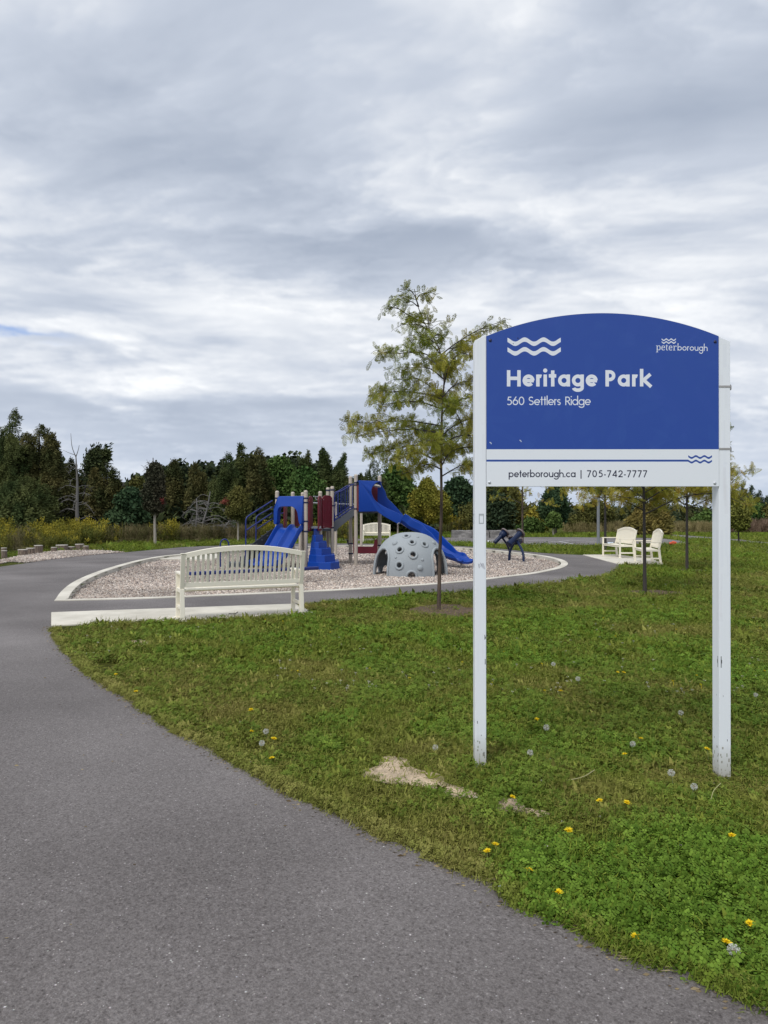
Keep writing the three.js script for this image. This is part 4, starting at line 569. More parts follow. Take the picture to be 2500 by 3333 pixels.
const rand3 = (R) => { const z = 2 * R() - 1, a = 6.2832 * R(), s = Math.sqrt(1 - z * z); return V(Math.cos(a) * s, z, Math.sin(a) * s); };
function leafQuad(p, dir, L, W, R) { const side = V(0, 0, 0).crossVectors(dir, rand3(R)).normalize().multiplyScalar(W / 2), m = p.clone().addScaledVector(dir, L * .5); return [p, m.clone().add(side), p.clone().addScaledVector(dir, L), m.clone().sub(side)]; }
const sprays = [0, 1, 2].map((k) => { const R = rng(40 + k), l = []; for (let i = 0; i < 26; i++) { const d = V(.9 * R() + .15, .55 * (R() - .62), 1.3 * (R() - .5)).normalize(), p = d.clone().multiplyScalar(.12 + .75 * R()).add(V(0, .12 * (R() - .5), .12 * (R() - .5))); l.push(leafQuad(p, d.clone().add(V(0, .5 * (R() - .6), .5 * (R() - .5))).normalize(), .34 + .2 * R(), .13 + .07 * R(), R)); } return quads(l); });   // evergreen spray, pointing +x, about 1 long
const tufts = [0, 1, 2].map((k) => { const R = rng(60 + k), l = []; for (let i = 0; i < 22; i++) { const p = rand3(R).multiplyScalar(.15 + .75 * R()); l.push(leafQuad(p, rand3(R).add(V(0, -.25, 0)).normalize(), .42 + .22 * R(), .26 + .1 * R(), R)); } return quads(l); });   // broad-leaf clump, radius about 1
const mixc = (a, b, t) => [lerp(a[0], b[0], t), lerp(a[1], b[1], t), lerp(a[2], b[2], t)];
const GREENS = { cedar: [[.050, .074, .026], [.130, .145, .050]], dark: [[.026, .044, .024], [.056, .078, .038]], brown: [[.055, .066, .024], [.148, .130, .048]], broad: [[.048, .098, .026], [.11, .165, .042]], blue: [[.030, .060, .030], [.062, .100, .044]], olive: [[.075, .085, .024], [.15, .14, .04]], gold: [[.15, .165, .026], [.30, .255, .042]], locust: [[.18, .22, .03], [.42, .36, .055]], maple: [[.040, .046, .027], [.08, .068, .045]], larch: [[.12, .11, .032], [.24, .19, .055]], poplar: [[.05, .075, .05], [.10, .125, .085]], catalpa: [[.11, .13, .022], [.20, .20, .05]] };

// a conifer: tapered trunk, sprays in rough whorls with gaps, ragged outline
function conifer(name, label, x, d, h, w, o = {}) {
  const R = rng(Math.round((x * 131 + d * 17 + h * 7) * 10)), t = thing(name, label, o.cat || 'tree', V(x, 0, -d), 0, o.group), pal = GREENS[o.pal || 'cedar'], lean = V((R() - .5) * .25, 0, 0);
  part('trunk', taper([V(0, -.1, 0), V(lean.x * .4, h * .5, 0), V(lean.x, h * .97, 0)], .035 * w + .09, .02, 7), o.trunk || DARKBARK, t);
  const list = [], n = o.n || Math.round(680 * Math.sqrt(h * w)), bare = o.bare || .03, sz = o.size || .54, seed = R() * 99;
  const tops = (o.tops || 1) + 1;
  for (let i = 0; i < n; i++) {
    const v = bare + (1 - bare) * Math.pow(R(), .86), a = R() * 6.283, sub = Math.floor(R() * tops), sa = sub * 2.1 + seed;
    const off = sub ? V(Math.cos(sa) * w * .36, 0, Math.sin(sa) * w * .22) : V(0, 0, 0), hh = h * (sub ? .80 + .14 * Math.sin(sa * 3) : 1);
    const body = Math.pow(1 - v, o.pow || .72) * (o.belly ? smooth(-.15, .3, v) : 1), lump = (.40 + 1.05 * vnoise(a * 1.6 + seed, v * h * .9, 3)) * (R() < .07 ? 1.3 : 1);
    const r = w / 2 * body * lump * (sub ? .7 : 1) * (R() < .8 ? .62 + .42 * R() : R()) + .04;
    const y = v * hh, p = V(lean.x * v + off.x * (1 - v * .3) + Math.cos(a) * r, y, off.z + Math.sin(a) * r);
    p.x += w * .22 * (vnoise(v * h * .6 + seed, 3, 11) - .5); if (v > .62 && R() < .5 * (v - .62) / .38) continue; if (r > .35 && vnoise(a * 1.5 + seed, v * h * .8 + 5, 9) < .27) continue;
    const s = sz * (.55 + .6 * R()) * (.5 + .6 * (1 - v)), k = vnoise(p.x * 1.4 + seed, y * 1.2, 8);
    const q = eul(-a + (R() - .5) * 1.2, 0, 0).multiply(eul(R() - .5, 0, .25 + .55 * (R() - .5) + (v > .85 ? .7 : 0)));
    list.push({ m: mat4(p, q, V(s, s * .9, s)), c: mixc(pal[0], pal[1], Math.min(1, Math.max(0, k * 1.25 - .2 + .35 * (R() - .5)))) });
  }
  inst('crown', sprays[Math.floor(R() * 3)], LEAF, list, t); return t;
}
// a broad-leaved tree: trunk with limbs, crown of lobes each of leaf clumps
function broad(name, label, x, d, h, w, o = {}) {
  const R = rng(Math.round((x * 97 + d * 29 + h * 11) * 10)), t = thing(name, label, o.cat || 'tree', V(x, 0, -d), 0, o.group), pal = GREENS[o.pal || 'broad'], b = o.bare ?? .15, trunkR = o.r || .02 * h + .03;
  const list = [], lobes = [], nl = o.lobes || 14, sz = o.size || .34, limbs = [];
  for (let i = 0; i < nl; i++) { const u = (i + .5) / nl, y = lerp(b * h + .14 * (h - b * h), h * .9, Math.pow(u, .9)), prof = Math.sin(Math.PI * Math.min(1, .22 + .74 * u * (o.cone ? 1.05 : 1))) * (o.cone ? 1.15 - .6 * u : 1), a = i * 2.4 + R(), rr = w / 2 * prof * (.25 + .5 * R()); lobes.push([V(Math.cos(a) * rr, y, Math.sin(a) * rr), w * (.17 + .12 * R()) * (u > .85 ? .75 : 1) * (o.lobeR || 1)]); }
  lobes.push([V(0, h * .92, 0), w * .12]);
  const main = [V(0, -.1, 0), V((R() - .5) * .1, h * (b + .1), 0), V((R() - .5) * .2, h * .85, 0)];
  part('trunk', taper(main, trunkR, trunkR * .25, 8), o.trunk || BARK, t);
  for (let i = 0; i < Math.min(7, nl); i += 1) { const c = lobes[i * 2 % nl][0]; limbs.push(taper([V(0, Math.max(b * h * .9, c.y * .62), 0), V(c.x * .5, c.y * .86, c.z * .5), c], trunkR * .4, trunkR * .12, 5, 5)); }
  if (limbs.length) part('limb', limbs, o.trunk || BARK, t);
  const n = o.n || Math.round(150 * w * Math.sqrt(h) * (.34 / sz));
  for (let i = 0; i < n; i++) { const [c, r] = lobes[R() * lobes.length | 0], dv = rand3(R), q = Math.pow(R(), .4) * r * (1.05 + .35 * (R() - .5)), p = c.clone().addScaledVector(dv, q); p.y = c.y + (p.y - c.y) * .82; if (p.y < b * h * .9) continue; const s = sz * (.6 + .7 * R()), k = vnoise(p.x * 1.1 + x, p.y * 1.1 + p.z, 5); list.push({ m: mat4(p, eul(R() * 6.3, R() * 6.3, R() * 6.3), V(s, s, s)), c: mixc(pal[0], pal[1], Math.min(1, Math.max(0, k * 1.2 - .1 + .3 * (R() - .5)))) }); }
  if (o.accent) for (let i = 0; i < o.accent.n; i++) { const p = o.accent.p.clone().add(rand3(R).multiplyScalar(.42 * R())); p.y = o.accent.p.y + (p.y - o.accent.p.y) * .5; list.push({ m: mat4(p, eul(R() * 6, R() * 6, 0), V(.13, .13, .13)), c: o.accent.c }); }
  inst('crown', tufts[Math.floor(R() * 3)], LEAF, list, t); return t;
}
// bare dead tree
function dead(name, label, x, d, h, o = {}) {
  const R = rng(Math.round((x * 53 + d * 31) * 10)), t = thing(name, label, 'dead tree', V(x, 0, -d)), lean = o.lean || 0;
  part('trunk', taper([V(0, -.1, 0), V(lean * .3 - .03, h * .35, 0), V(lean * .62 + .03, h * .65, 0), V(lean, h, 0)], o.r || .15, .03, 8), DEAD, t);
  const bs = []; for (let i = 0; i < (o.n || 16); i++) { const v = .06 + .84 * Math.pow(R(), o.low || 1), y = v * h, a = R() * 6.3, L = (o.len || 1.5) * (1 - v * .6) * (.5 + .7 * R()), x0 = lean * v, dir = V(Math.cos(a), 0, Math.sin(a) * .6), droop = (o.droop ?? -.2) + .45 * (R() - .5); const p1 = V(x0 + dir.x * L * .5, y + L * .10, dir.z * L * .5), p2 = V(x0 + dir.x * L, y + droop * L, dir.z * L); bs.push(taper([V(x0, y, 0), p1, p2], .022, .006, 5, 6)); for (let j = 0; j < 5; j++) { const q = p1.clone().lerp(p2, R()); bs.push(taper([q, q.clone().add(V((R() - .5) * .5, (R() - .6) * .4, (R() - .5) * .4))], .012, .006, 4, 2)); } }
  if (o.fork) bs.push(taper([V(lean, h * .98, 0), V(lean + .12, h * 1.05, 0), V(lean + .2, h * 1.12, 0)], .03, .012, 5), taper([V(lean, h * .98, 0), V(lean - .22, h * 1.10, 0), V(lean - .3, h * 1.26, 0)], .03, .010, 5), taper([V(lean, h * 1.0, 0), V(lean - .4, h * 1.03, 0), V(lean - .75, h * 1.06, 0)], .02, .008, 5));
  part('dead_branches', bs, DEAD, t).userData.kind = 'stuff'; return t;
}
// a pinnate leaf hanging from its stalk (points down -y, about 1 long)
const pinnate = [0, 1, 2].map((k) => { const R = rng(90 + k), l = [], n = 9, at2 = (t) => V(.16 * Math.sin(t * 1.5 + k) + .25 * t, -t * .95, .1 * Math.sin(t * 2 + k)); for (let i = 0; i < n; i++) { const t = (i + 1) / n, p = at2(t * .95); for (const s of [-1, 1]) { const L = .25 * Math.sin(.5 + 2.3 * t) * (.85 + .3 * R()) + .05, W = .062, dir = V(.75 * s, -.55 + .3 * (R() - .5), .5 * (R() - .5)).normalize(), side = V(0, 0, 0).crossVectors(dir, V(.2 * (R() - .5), .3, 1)).normalize().multiplyScalar(W / 2), m = p.clone().addScaledVector(dir, L * .55); l.push([p, m.clone().add(side), p.clone().addScaledVector(dir, L), m.clone().sub(side)]); } } for (let i = 0; i < 3; i++) { const a = at2(i / 3), b = at2((i + 1) / 3), e = V(.012, 0, .006); l.push([a.clone().sub(e), a.clone().add(e), b.clone().add(e), b.clone().sub(e)]); } return quads(l); });
// a young honey locust: explicit or drawn limbs, drooping twigs, feathery leaves
function locust(name, label, x, d, o) {
  const R = rng(o.seed), t = thing(name, label, 'tree', V(x, 0, -d), 0, o.group), O = V(x, 0, -d), rel = (p) => p.clone().sub(O);
  const trunk = o.trunk.map(rel); part('trunk', taper(trunk, o.r0, o.r1, 10, 40), o.bark || BARK, t);
  const lists = [[], [], []], twigs = [], S = o.leaf || .15, pal = GREENS[o.pal || 'locust'];
  const leafAt = (p, v) => { const s = S * (.6 + .6 * R()), low = Math.max(0, Math.min(1, 1 - (p.y - o.y0) / (o.y1 - o.y0))), k = Math.min(1, Math.max(0, .18 + .5 * low + .9 * (vnoise(p.x * 1.7 + o.seed, p.y * 1.7, 4) - .5) + .5 * (R() - .5))); lists[R() * 3 | 0].push({ m: mat4(p, eul(R() * 6.3, (R() - .5) * 1.1, (R() - .5) * 1.4), V(s, s, s)), c: mixc(pal[0], R() < .2 ? [.38, .25, .045] : pal[1], k) }); };
  for (const b of o.branches) {
    const pts = b.map(rel), c = new THREE.CatmullRomCurve3(pts, false, 'centripetal'), L = c.getLength(), br = Math.min(o.r0 * .36, .008 + .0085 * L);
    part('branch', taper(pts, br, .004, 6, 18), TWIG, t);
    const nt = Math.max(4, Math.round(L / (o.step || .085)));
    for (let i = 0; i < nt; i++) {
      const u = Math.pow((i + R()) / nt, .85) * .96 + .04, p = c.getPointAt(Math.min(1, u)), tan = c.getTangentAt(Math.min(1, u)), l = (.18 + .34 * R()) * (1.1 - .45 * u) * (o.twig || 1);
      if (u < .12) continue;
      const side = V(tan.x * .6 + (R() - .5) * 1.2, .28 * (R() - .35), tan.z * .6 + (R() - .5) * 1.6).normalize(), q1 = p.clone().addScaledVector(side, l * .55).add(V(0, .02, 0)), q2 = p.clone().addScaledVector(side, l).add(V(0, -.10 * l - .02, 0));
      twigs.push(taper([p, q1, q2], .0042, .002, 4, 4));
      const hv = (p.y - o.y0) / (o.y1 - o.y0), nlf = Math.round((o.dens || 9) * (.5 + .9 * R()) * l / .35 * (o.thin ? 1.15 - .62 * hv : 1)) + 1; for (let j = 0; j < nlf; j++) { const w = (j + .3 + R() * .5) / nlf, q = w < .55 ? p.clone().lerp(q1, w / .55) : q1.clone().lerp(q2, (w - .55) / .45); leafAt(q); }
    }
    for (let i = 0; i < 4; i++) leafAt(c.getPointAt(.9 + .033 * i));
  }
  part('twigs', twigs, TWIG, t).userData.kind = 'stuff';
  lists.forEach((l, k) => inst('leaves', pinnate[k], GLOWLEAF, l, t)); return t;
}
{
  const c1 = crop(1050, 900, 0.3918), D = -TREE1.z, R = rng(19);
  const tr = [[1428, 1992], [1432, 1800], [1437, 1650], [1436, 1490], [1438, 1370], [1442, 1292], [1446, 1233], [1436, 1155], [1410, 1096], [1383, 1053], [1360, 994], [1349, 940]].map(([X, Y]) => at(X, Y, D)); tr[0].y = -.05;
  const B = (z, ...p) => p.map(([x, y], i) => c1(x, y, D + z * i / (p.length - 1)));
  const branches = [
    B(.2, [850, 390], [700, 310], [600, 255], [530, 272]), B(-.2, [800, 250], [770, 170], [740, 120], [690, 108]), B(.15, [790, 245], [730, 205], [690, 225]), B(-.2, [780, 190], [808, 150], [828, 160]), B(-.4, [880, 450], [800, 400], [720, 400]), B(.4, [890, 460], [880, 380], [870, 300]),
    B(.4, [985, 650], [900, 560], [800, 500]), B(-.5, [950, 560], [880, 520], [830, 540]), B(.3, [920, 500], [960, 480], [1000, 500]), B(-.5, [990, 760], [850, 640], [600, 640], [455, 622]), B(.6, [1005, 850], [880, 760], [720, 760], [645, 800]), B(-.3, [1000, 1000], [920, 930], [760, 840], [690, 870]), B(.7, [1000, 1020], [850, 975], [600, 955], [390, 990]),
    B(-.7, [990, 1100], [800, 1040], [620, 1050], [460, 1070]), B(.3, [985, 1240], [700, 1200], [400, 1215], [190, 1205]), B(-.5, [985, 1300], [750, 1270], [480, 1290], [280, 1330]), B(.8, [985, 1420], [800, 1400], [560, 1440], [400, 1480]), B(-.9, [980, 1540], [800, 1470], [680, 1500], [590, 1540]), B(.5, [982, 1600], [880, 1560], [760, 1610], [660, 1640]),
    B(-.3, [985, 650], [1100, 560], [1300, 440], [1480, 375]), B(.5, [990, 700], [1060, 620], [1180, 540], [1270, 540]), B(-.6, [1010, 900], [1060, 720], [1150, 640], [1240, 660]), B(.7, [1000, 1000], [1100, 900], [1220, 870], [1380, 900]), B(-.4, [990, 1100], [1100, 1040], [1250, 1000], [1440, 1020]), B(.5, [986, 1330], [1090, 1240], [1230, 1180], [1420, 1150]), B(-.7, [985, 1400], [1110, 1330], [1250, 1320], [1440, 1330]), B(.4, [985, 1580], [1060, 1460], [1200, 1420], [1400, 1440]), B(-.5, [990, 1660], [1090, 1600], [1180, 1560], [1300, 1580]), B(-.2, [1166, 1250], [1120, 1150], [1080, 1110]),
    B(1.2, [990, 1050], [960, 1000], [940, 990]), B(-1.1, [995, 1150], [1030, 1090], [1060, 1080]), B(1.2, [985, 1350], [950, 1290], [900, 1280]), B(-1.2, [985, 1450], [960, 1380], [930, 1370]), B(1.2, [983, 1520], [1020, 1440], [1060, 1430]), B(1, [1005, 820], [1040, 760], [1070, 750]), B(-1, [1000, 780], [960, 720], [930, 720]),
  ];
  locust('young_locust', 'young honey locust with gold-green leaves and slim trunk, left of the sign', TREE1.x, D, { seed: 5, trunk: tr, r0: .034, r1: .005, branches, leaf: .142, y0: 1.3, y1: 4.8, dens: 17, step: .075, thin: true });
  const drawn = (p, h, b, reach, seed, n = 26, lean = 0) => { const Q = rng(seed), out = [], tk = [V(p.x, -.05, p.z), V(p.x + lean * .3, h * .4, p.z), V(p.x + lean * .7, h * .7, p.z), V(p.x + lean, h, p.z)]; for (let i = 0; i < n; i++) { const v = b + (h * .97 - b) * (i / n), a = i * 2.4 + Q(), L = reach * (1.05 - .75 * (v - b) / (h - b)) * (.7 + .45 * Q()), x = p.x + lean * v / h, dir = V(Math.cos(a), 0, Math.sin(a)); out.push([V(x, v, p.z), V(x + dir.x * L * .4, v + L * .18, p.z + dir.z * L * .4), V(x + dir.x * L * .75, v + L * .20, p.z + dir.z * L * .75), V(x + dir.x * L, v + L * .08, p.z + dir.z * L)]); } return { trunk: tk, branches: out }; };
  const young = (label, p, h, b, reach, seed, o = {}) => { const q = drawn(p, h, b, reach, seed, o.n || 24, o.lean || 0); if (o.more) q.branches.push(...o.more); return locust('young_locust', label, p.x, -p.z, { seed, r0: .05, r1: .008, leaf: .17, y0: b, y1: h, dens: 7, step: .11, ...q, ...o }); };
  const rq = crop(1900, 1570, 0.3617);
  young('slim locust whose dark trunk stands before the right pair of benches, seen below the sign', TREE2, 4.1, 1.5, 1.6, 31, { n: 30, dens: 13, lean: -.05, bark: TWIG, r0: .038, more: [[rq(545, 190, 14.0), rq(490, 155, 13.9), rq(420, 140, 13.7), rq(330, 130, 13.5)], [rq(548, 195, 14), rq(600, 160, 14), rq(680, 150, 14.2)]] });
  young('locust standing in open lawn just left of the right sign post', TREE3, 4.6, 1.65, 2.0, 47, { n: 30, dens: 13, bark: TWIG, r0: .042, more: [[at(2236, 1560, 19.4), at(2330, 1560, 19.2), at(2390, 1545, 18.8), at(2453, 1527, 18.6)], [at(2236, 1600, 19.5), at(2340, 1600, 19.4), at(2395, 1590, 19)], [at(2236, 1600, 19.4), at(2160, 1610, 19.2), at(2090, 1622, 19)]] });
  young('full-leaved locust behind the wide cream bench, by the grey metal pole', onPlane(1970, 1793), 5.6, 1.95, 2.5, 53, { leaf: .23, n: 32, dens: 10, step: .12, bark: TWIG, r0: .062 });
  young('thin sparse locust rising behind the navy drum cluster', onPlane(1700.6, 1775), 5.4, 1.8, 1.5, 61, { leaf: .24, n: 16, dens: 3, step: .2, bark: BARK, r0: .065 });
  young('slender dark-trunked tree standing in far grass, left of the right sign post', V(25.4, 0, -66), 5.0, 2.6, 2.2, 71, { leaf: .4, n: 16, dens: 4, step: .3, bark: TWIG, r0: .1, twig: 1.6 });
}
// ---------------------------------------------------------------- trees round the park
const TX = (X, d) => (X - CX) / F * d, TH = (Y, d) => EYE - (Y - HZ) / F * d, px = (n, d) => n / F * d;
const con = (label, X, top, wpx, d, o = {}) => conifer(o.name || 'cedar_tree', label, TX(X, d), d, TH(top, d), px(wpx * 1.3, d), o);
const bro = (label, X, top, wpx, d, o = {}) => broad(o.name || 'broadleaf_tree', label, TX(X, d), d, TH(top, d), px(wpx, d), o);
con('tall dark cedar at the left edge, cut by the frame', -22, 1400, 150, 43.5, { pow: .5, tops: 2, n: 2200 });
con('tallest cedar near the left edge with a thin twin top', 32, 1335, 140, 45, { pow: .62, tops: 3, n: 2600 });
con('broad rusty cedar right of the tallest one at left', 132, 1392, 125, 44.5, { pow: .45, tops: 2, n: 2500, pal: 'brown' });
con('blackish spruce with a pointed side behind the rusty cedar', 172, 1437, 90, 47, { pal: 'dark', name: 'spruce_tree', pow: .8 });
con('low dark cedar filling the foot of the left trees', 70, 1560, 170, 41.5, { pal: 'cedar', pow: .4, n: 1800 });
con('dark cedar just behind the bare dead trunk', 226, 1500, 75, 47, { pal: 'brown', pow: .55, n: 1100 });
dead('dead_tree', 'bare grey dead tree standing above yellow weeds at left', TX(255, 43), 43, TH(1482, 43), { fork: true, n: 30, low: 1.7, len: 2.3, droop: -.28, lean: -.15, r: .16 });
{ const d = 46, t = broad('leaning_tree', 'dark tree leaning right with its tuft of crown against the sky', TX(290, d), d, .5, .5, { n: 1, lobes: 1, pal: 'dark' }); scene.remove(t);
  const q = thing('leaning_cedar', 'dark tree leaning right with its tuft of crown against the sky', 'tree', V(TX(271, d), 0, -d)), R = rng(8), base = TX(271, d), P = (X, Y) => V(TX(X, d) - base, TH(Y, d), 0);
  part('trunk', taper([V(-.35, -.1, 0), P(272, 1650), P(283, 1560), P(305, 1480)], .16, .04, 8), DARKBARK, q); const list = []; for (let i = 0; i < 520; i++) { const u = R(), c = P(lerp(282, 318, u), lerp(1545, 1478, u)), r = px(29, d) * (.55 + .7 * Math.sin(u * 2.6)), p = c.add(rand3(R).multiplyScalar(r * Math.pow(R(), .45))), s = .34 + .26 * R(); if (vnoise(p.x * 2.2, p.y * 2.2, 4) < .36) continue; list.push({ m: mat4(p, eul(R() * 6.3, R() - .5, R() - .3), V(s, s, s)), c: mixc(GREENS.dark[0], GREENS.cedar[1], R() * .7) }); } inst('crown', sprays[1], LEAF, list, q); }
con('thin-crowned old pine with two bare trunks at left centre', 338, 1515, 105, 45, { bare: .36, pow: .6, belly: true, n: 1000, pal: 'brown', tops: 2, trunk: DEAD, name: 'pine_tree' });
con('second bare-stemmed pine leaning beside the old pine', 322, 1560, 70, 44.6, { bare: .4, pow: .6, belly: true, n: 420, pal: 'brown', trunk: DEAD, name: 'pine_tree' });
bro('olive rounded tree low in the gap of the left tree line', 447, 1558, 95, 49, { pal: 'olive', bare: .05, n: 900 });
bro('bluish green bushy tree right of the old pine', 425, 1600, 105, 43.5, { pal: 'blue', bare: .03, n: 1000, size: .42 });
bro('dark shrubby tree under the gap in the left tree line', 385, 1668, 100, 43, { pal: 'blue', bare: .02, n: 800, size: .4 });
dead('bare_tree', 'leafless twig-topped tree showing above the dark columnar maple', TX(498, 49), 49, TH(1490, 49), { n: 16, low: .4, len: 1.4, droop: .55, r: .09 });
bro('slim dark maple with a clear trunk between path and weeds at left', 505, 1500, 66, 37.2, { pal: 'maple', bare: .33, n: 2000, size: .24, name: 'maple_tree', lobes: 18, r: .085, cone: true, trunk: PALEBARK, accent: { p: V(.36, 2.25, .3), n: 6, c: [.15, .035, .03] } });
con('rounded cedar directly right of the dark maple', 557, 1499, 72, 46, { pow: .5, n: 1400, pal: 'brown' });
con('warm brown cedar behind the fallen grey branches', 618, 1514, 74, 46, { pow: .55, n: 1400, pal: 'brown' });
con('small pointed young cedar between two larger ones', 654, 1537, 46, 47, { pow: .8, n: 700 });
con('low thin cedar behind the dead brush', 690, 1555, 70, 48, { n: 800 });
con('airy cedar with an open crown left of the taller one', 727, 1480, 80, 46, { pow: .5, n: 1100, tops: 2 });
con('tall airy cedar with a spindly tip above the stair rails', 778, 1449, 74, 47, { pow: .6, n: 1300 });
con('full cedar left of the green broadleaf behind the playground', 842, 1458, 92, 47, { pow: .5, n: 1600, tops: 2, pal: 'brown' });
dead('dead_tree', 'leaning bare grey trunk with ribs of dead branches behind weeds', TX(654, 43), 43, TH(1600, 43), { lean: .55, n: 30, len: 2.0, droop: -.12, r: .085 });
dead('dead_tree', 'short broken grey trunk in the tangle of dead branches', TX(640, 44), 44, TH(1622, 44), { n: 18, len: 1.6, droop: -.35, r: .12 });
dead('dead_tree', 'low tangle of bleached dead branches nearest the stair rails', TX(715, 43), 43, TH(1660, 43), { lean: .9, n: 20, len: 1.5, droop: -.3, r: .07 });
bro('young maple with one red-leaved twig, left of the stair rails', 775, 1583, 80, 40.5, { pal: 'olive', bare: .37, n: 1100, size: .2, name: 'maple_tree', r: .06, trunk: PALEBARK, accent: { p: V(-.7, 2.2, .4), n: 16, c: [.24, .07, .05] } });
bro('big green broadleaf tree behind the slide arch', 905, 1492, 150, 49, { n: 2600, size: .42, bare: .04, lobes: 22 });
bro('fresh green broadleaf tree low behind the playground posts', 990, 1530, 150, 47, { n: 2300, size: .42, bare: .03, lobes: 20 });
con('dark pointed cedar above the red panels', 1004, 1473, 62, 50, { n: 1100, pow: .6 });
con('tall broad cedar above the bridge stairs', 1053, 1462, 76, 50, { n: 1500, pow: .55 });
con('wide conical cedar left of the high deck posts', 1105, 1482, 98, 50, { n: 1700, pow: .65 });
con('thin pine with gaps of sky behind the high deck', 1202, 1500, 85, 58, { bare: .2, pow: .45, n: 800, belly: true, tops: 2, name: 'pine_tree' });
con('sparse dark conifer left of the locust trunk', 1165, 1545, 60, 58, { n: 800 });
bro('large mid green tree behind the blue curved slide', 1285, 1527, 150, 66, { n: 2600, size: .55, bare: .02, lobes: 22 });
bro('dark green tree low behind the high deck', 1180, 1610, 140, 60, { n: 1500, size: .5, bare: .0, pal: 'broad' });
bro('golden young locust behind the climbing dome', 1390, 1560, 165, 52, { n: 2300, size: .27, pal: 'gold', bare: .2, lobes: 40, lobeR: .55, cone: true, r: .07, name: 'golden_tree' });
bro('second thinner golden tree just right of the first, behind the slide', 1432, 1600, 90, 55, { n: 800, size: .27, pal: 'gold', bare: .24, lobes: 22, lobeR: .6, r: .06, name: 'golden_tree' });
bro('blackish green tree right of the golden trees', 1492, 1566, 125, 68, { n: 2300, size: .55, bare: .0, pal: 'blue', lobes: 20 });
bro('dark tree between the left sign post and the golden trees', 1545, 1600, 120, 70, { n: 1500, size: .55, bare: .0, pal: 'dark' });
con('dark evergreen with gold-tinged top behind the left sign post', 1622, 1540, 150, 62, { n: 2600, pow: .4, pal: 'olive', tops: 3, size: .8 });
bro('blackish thicket tree at the foot of the gold-tinged evergreen', 1610, 1620, 140, 60, { n: 1500, size: .55, bare: 0, pal: 'dark' });
bro('yellow-green shrub left of the dark oak', 1740, 1670, 78, 60, { n: 900, size: .4, bare: 0, pal: 'gold', name: 'shrub', cat: 'shrub' });
bro('mid green bush at the foot of the yellow shrub', 1728, 1700, 70, 57, { n: 600, size: .4, bare: 0, pal: 'broad', name: 'shrub', cat: 'shrub' });
bro('dark green oak with a clear crown seen under the sign', 1808, 1583, 92, 55, { n: 2400, size: .34, bare: .26, pal: 'blue', lobes: 22, r: .11, name: 'oak_tree', trunk: DARKBARK });
bro('small tree with a pale straight trunk in front of the dark oak', 1802, 1672, 50, 51, { n: 420, size: .26, bare: .42, pal: 'broad', r: .07, trunk: PALEBARK });
bro('round green bush right of the dark oak', 1868, 1690, 64, 66, { n: 500, size: .42, bare: 0, pal: 'olive', name: 'shrub', cat: 'shrub' });
bro('low green bush behind the court, beside the tall grass', 1898, 1698, 60, 68, { n: 450, size: .42, bare: 0, pal: 'blue', name: 'shrub', cat: 'shrub' });
bro('olive spreading tree behind the grey metal pole', 1940, 1645, 105, 66, { n: 1500, size: .42, bare: .25, pal: 'olive', r: .12, trunk: DARKBARK });
con('rusty larch with wide level branches behind the right benches', 2079, 1638, 104, 52, { n: 1500, pal: 'larch', pow: .7, size: .7, bare: .1, name: 'larch_tree' });
bro('dark bush in the far field right of the larch', 2185, 1690, 90, 84, { n: 500, size: .6, bare: 0, pal: 'dark', name: 'shrub', cat: 'shrub' });
bro('dark round shrub in front of the far woods, left of the right sign post', 2300, 1685, 110, 78, { n: 700, size: .6, bare: 0, pal: 'broad', name: 'shrub', cat: 'shrub' });
bro('small catalpa with a ball of pale drooping leaves right of the sign', 2405, 1640, 64, 36.8, { n: 620, size: .24, bare: .37, pal: 'catalpa', r: .05, lobes: 16, trunk: DARKBARK, name: 'catalpa_tree' });
bro('pale loose tree behind the catalpa', 2392, 1610, 75, 60, { n: 700, size: .3, bare: .1, pal: 'catalpa' });
con('first poplar spire from the left beyond the catalpa', 2411, 1588, 30, 74, { n: 420, pal: 'poplar', pow: .55, size: .65, name: 'poplar_tree' });
con('tallest poplar spire near the right edge', 2445, 1586, 34, 75, { n: 520, pal: 'poplar', pow: .6, size: .65, name: 'poplar_tree' });
con('poplar spire right of the tallest one', 2468, 1604, 34, 75, { n: 480, pal: 'poplar', pow: .5, size: .65, name: 'poplar_tree' });
con('broad poplar at the right edge', 2490, 1618, 44, 74, { n: 520, pal: 'poplar', pow: .45, size: .65, name: 'poplar_tree' });
bro('dark hedge-like bush below the poplars', 2455, 1662, 120, 71, { n: 900, size: .55, bare: 0, pal: 'broad', name: 'shrub', cat: 'shrub' });
bro('olive bush at the right edge beside the hedge', 2500, 1660, 70, 70, { n: 500, size: .5, bare: 0, pal: 'olive', name: 'shrub', cat: 'shrub' });
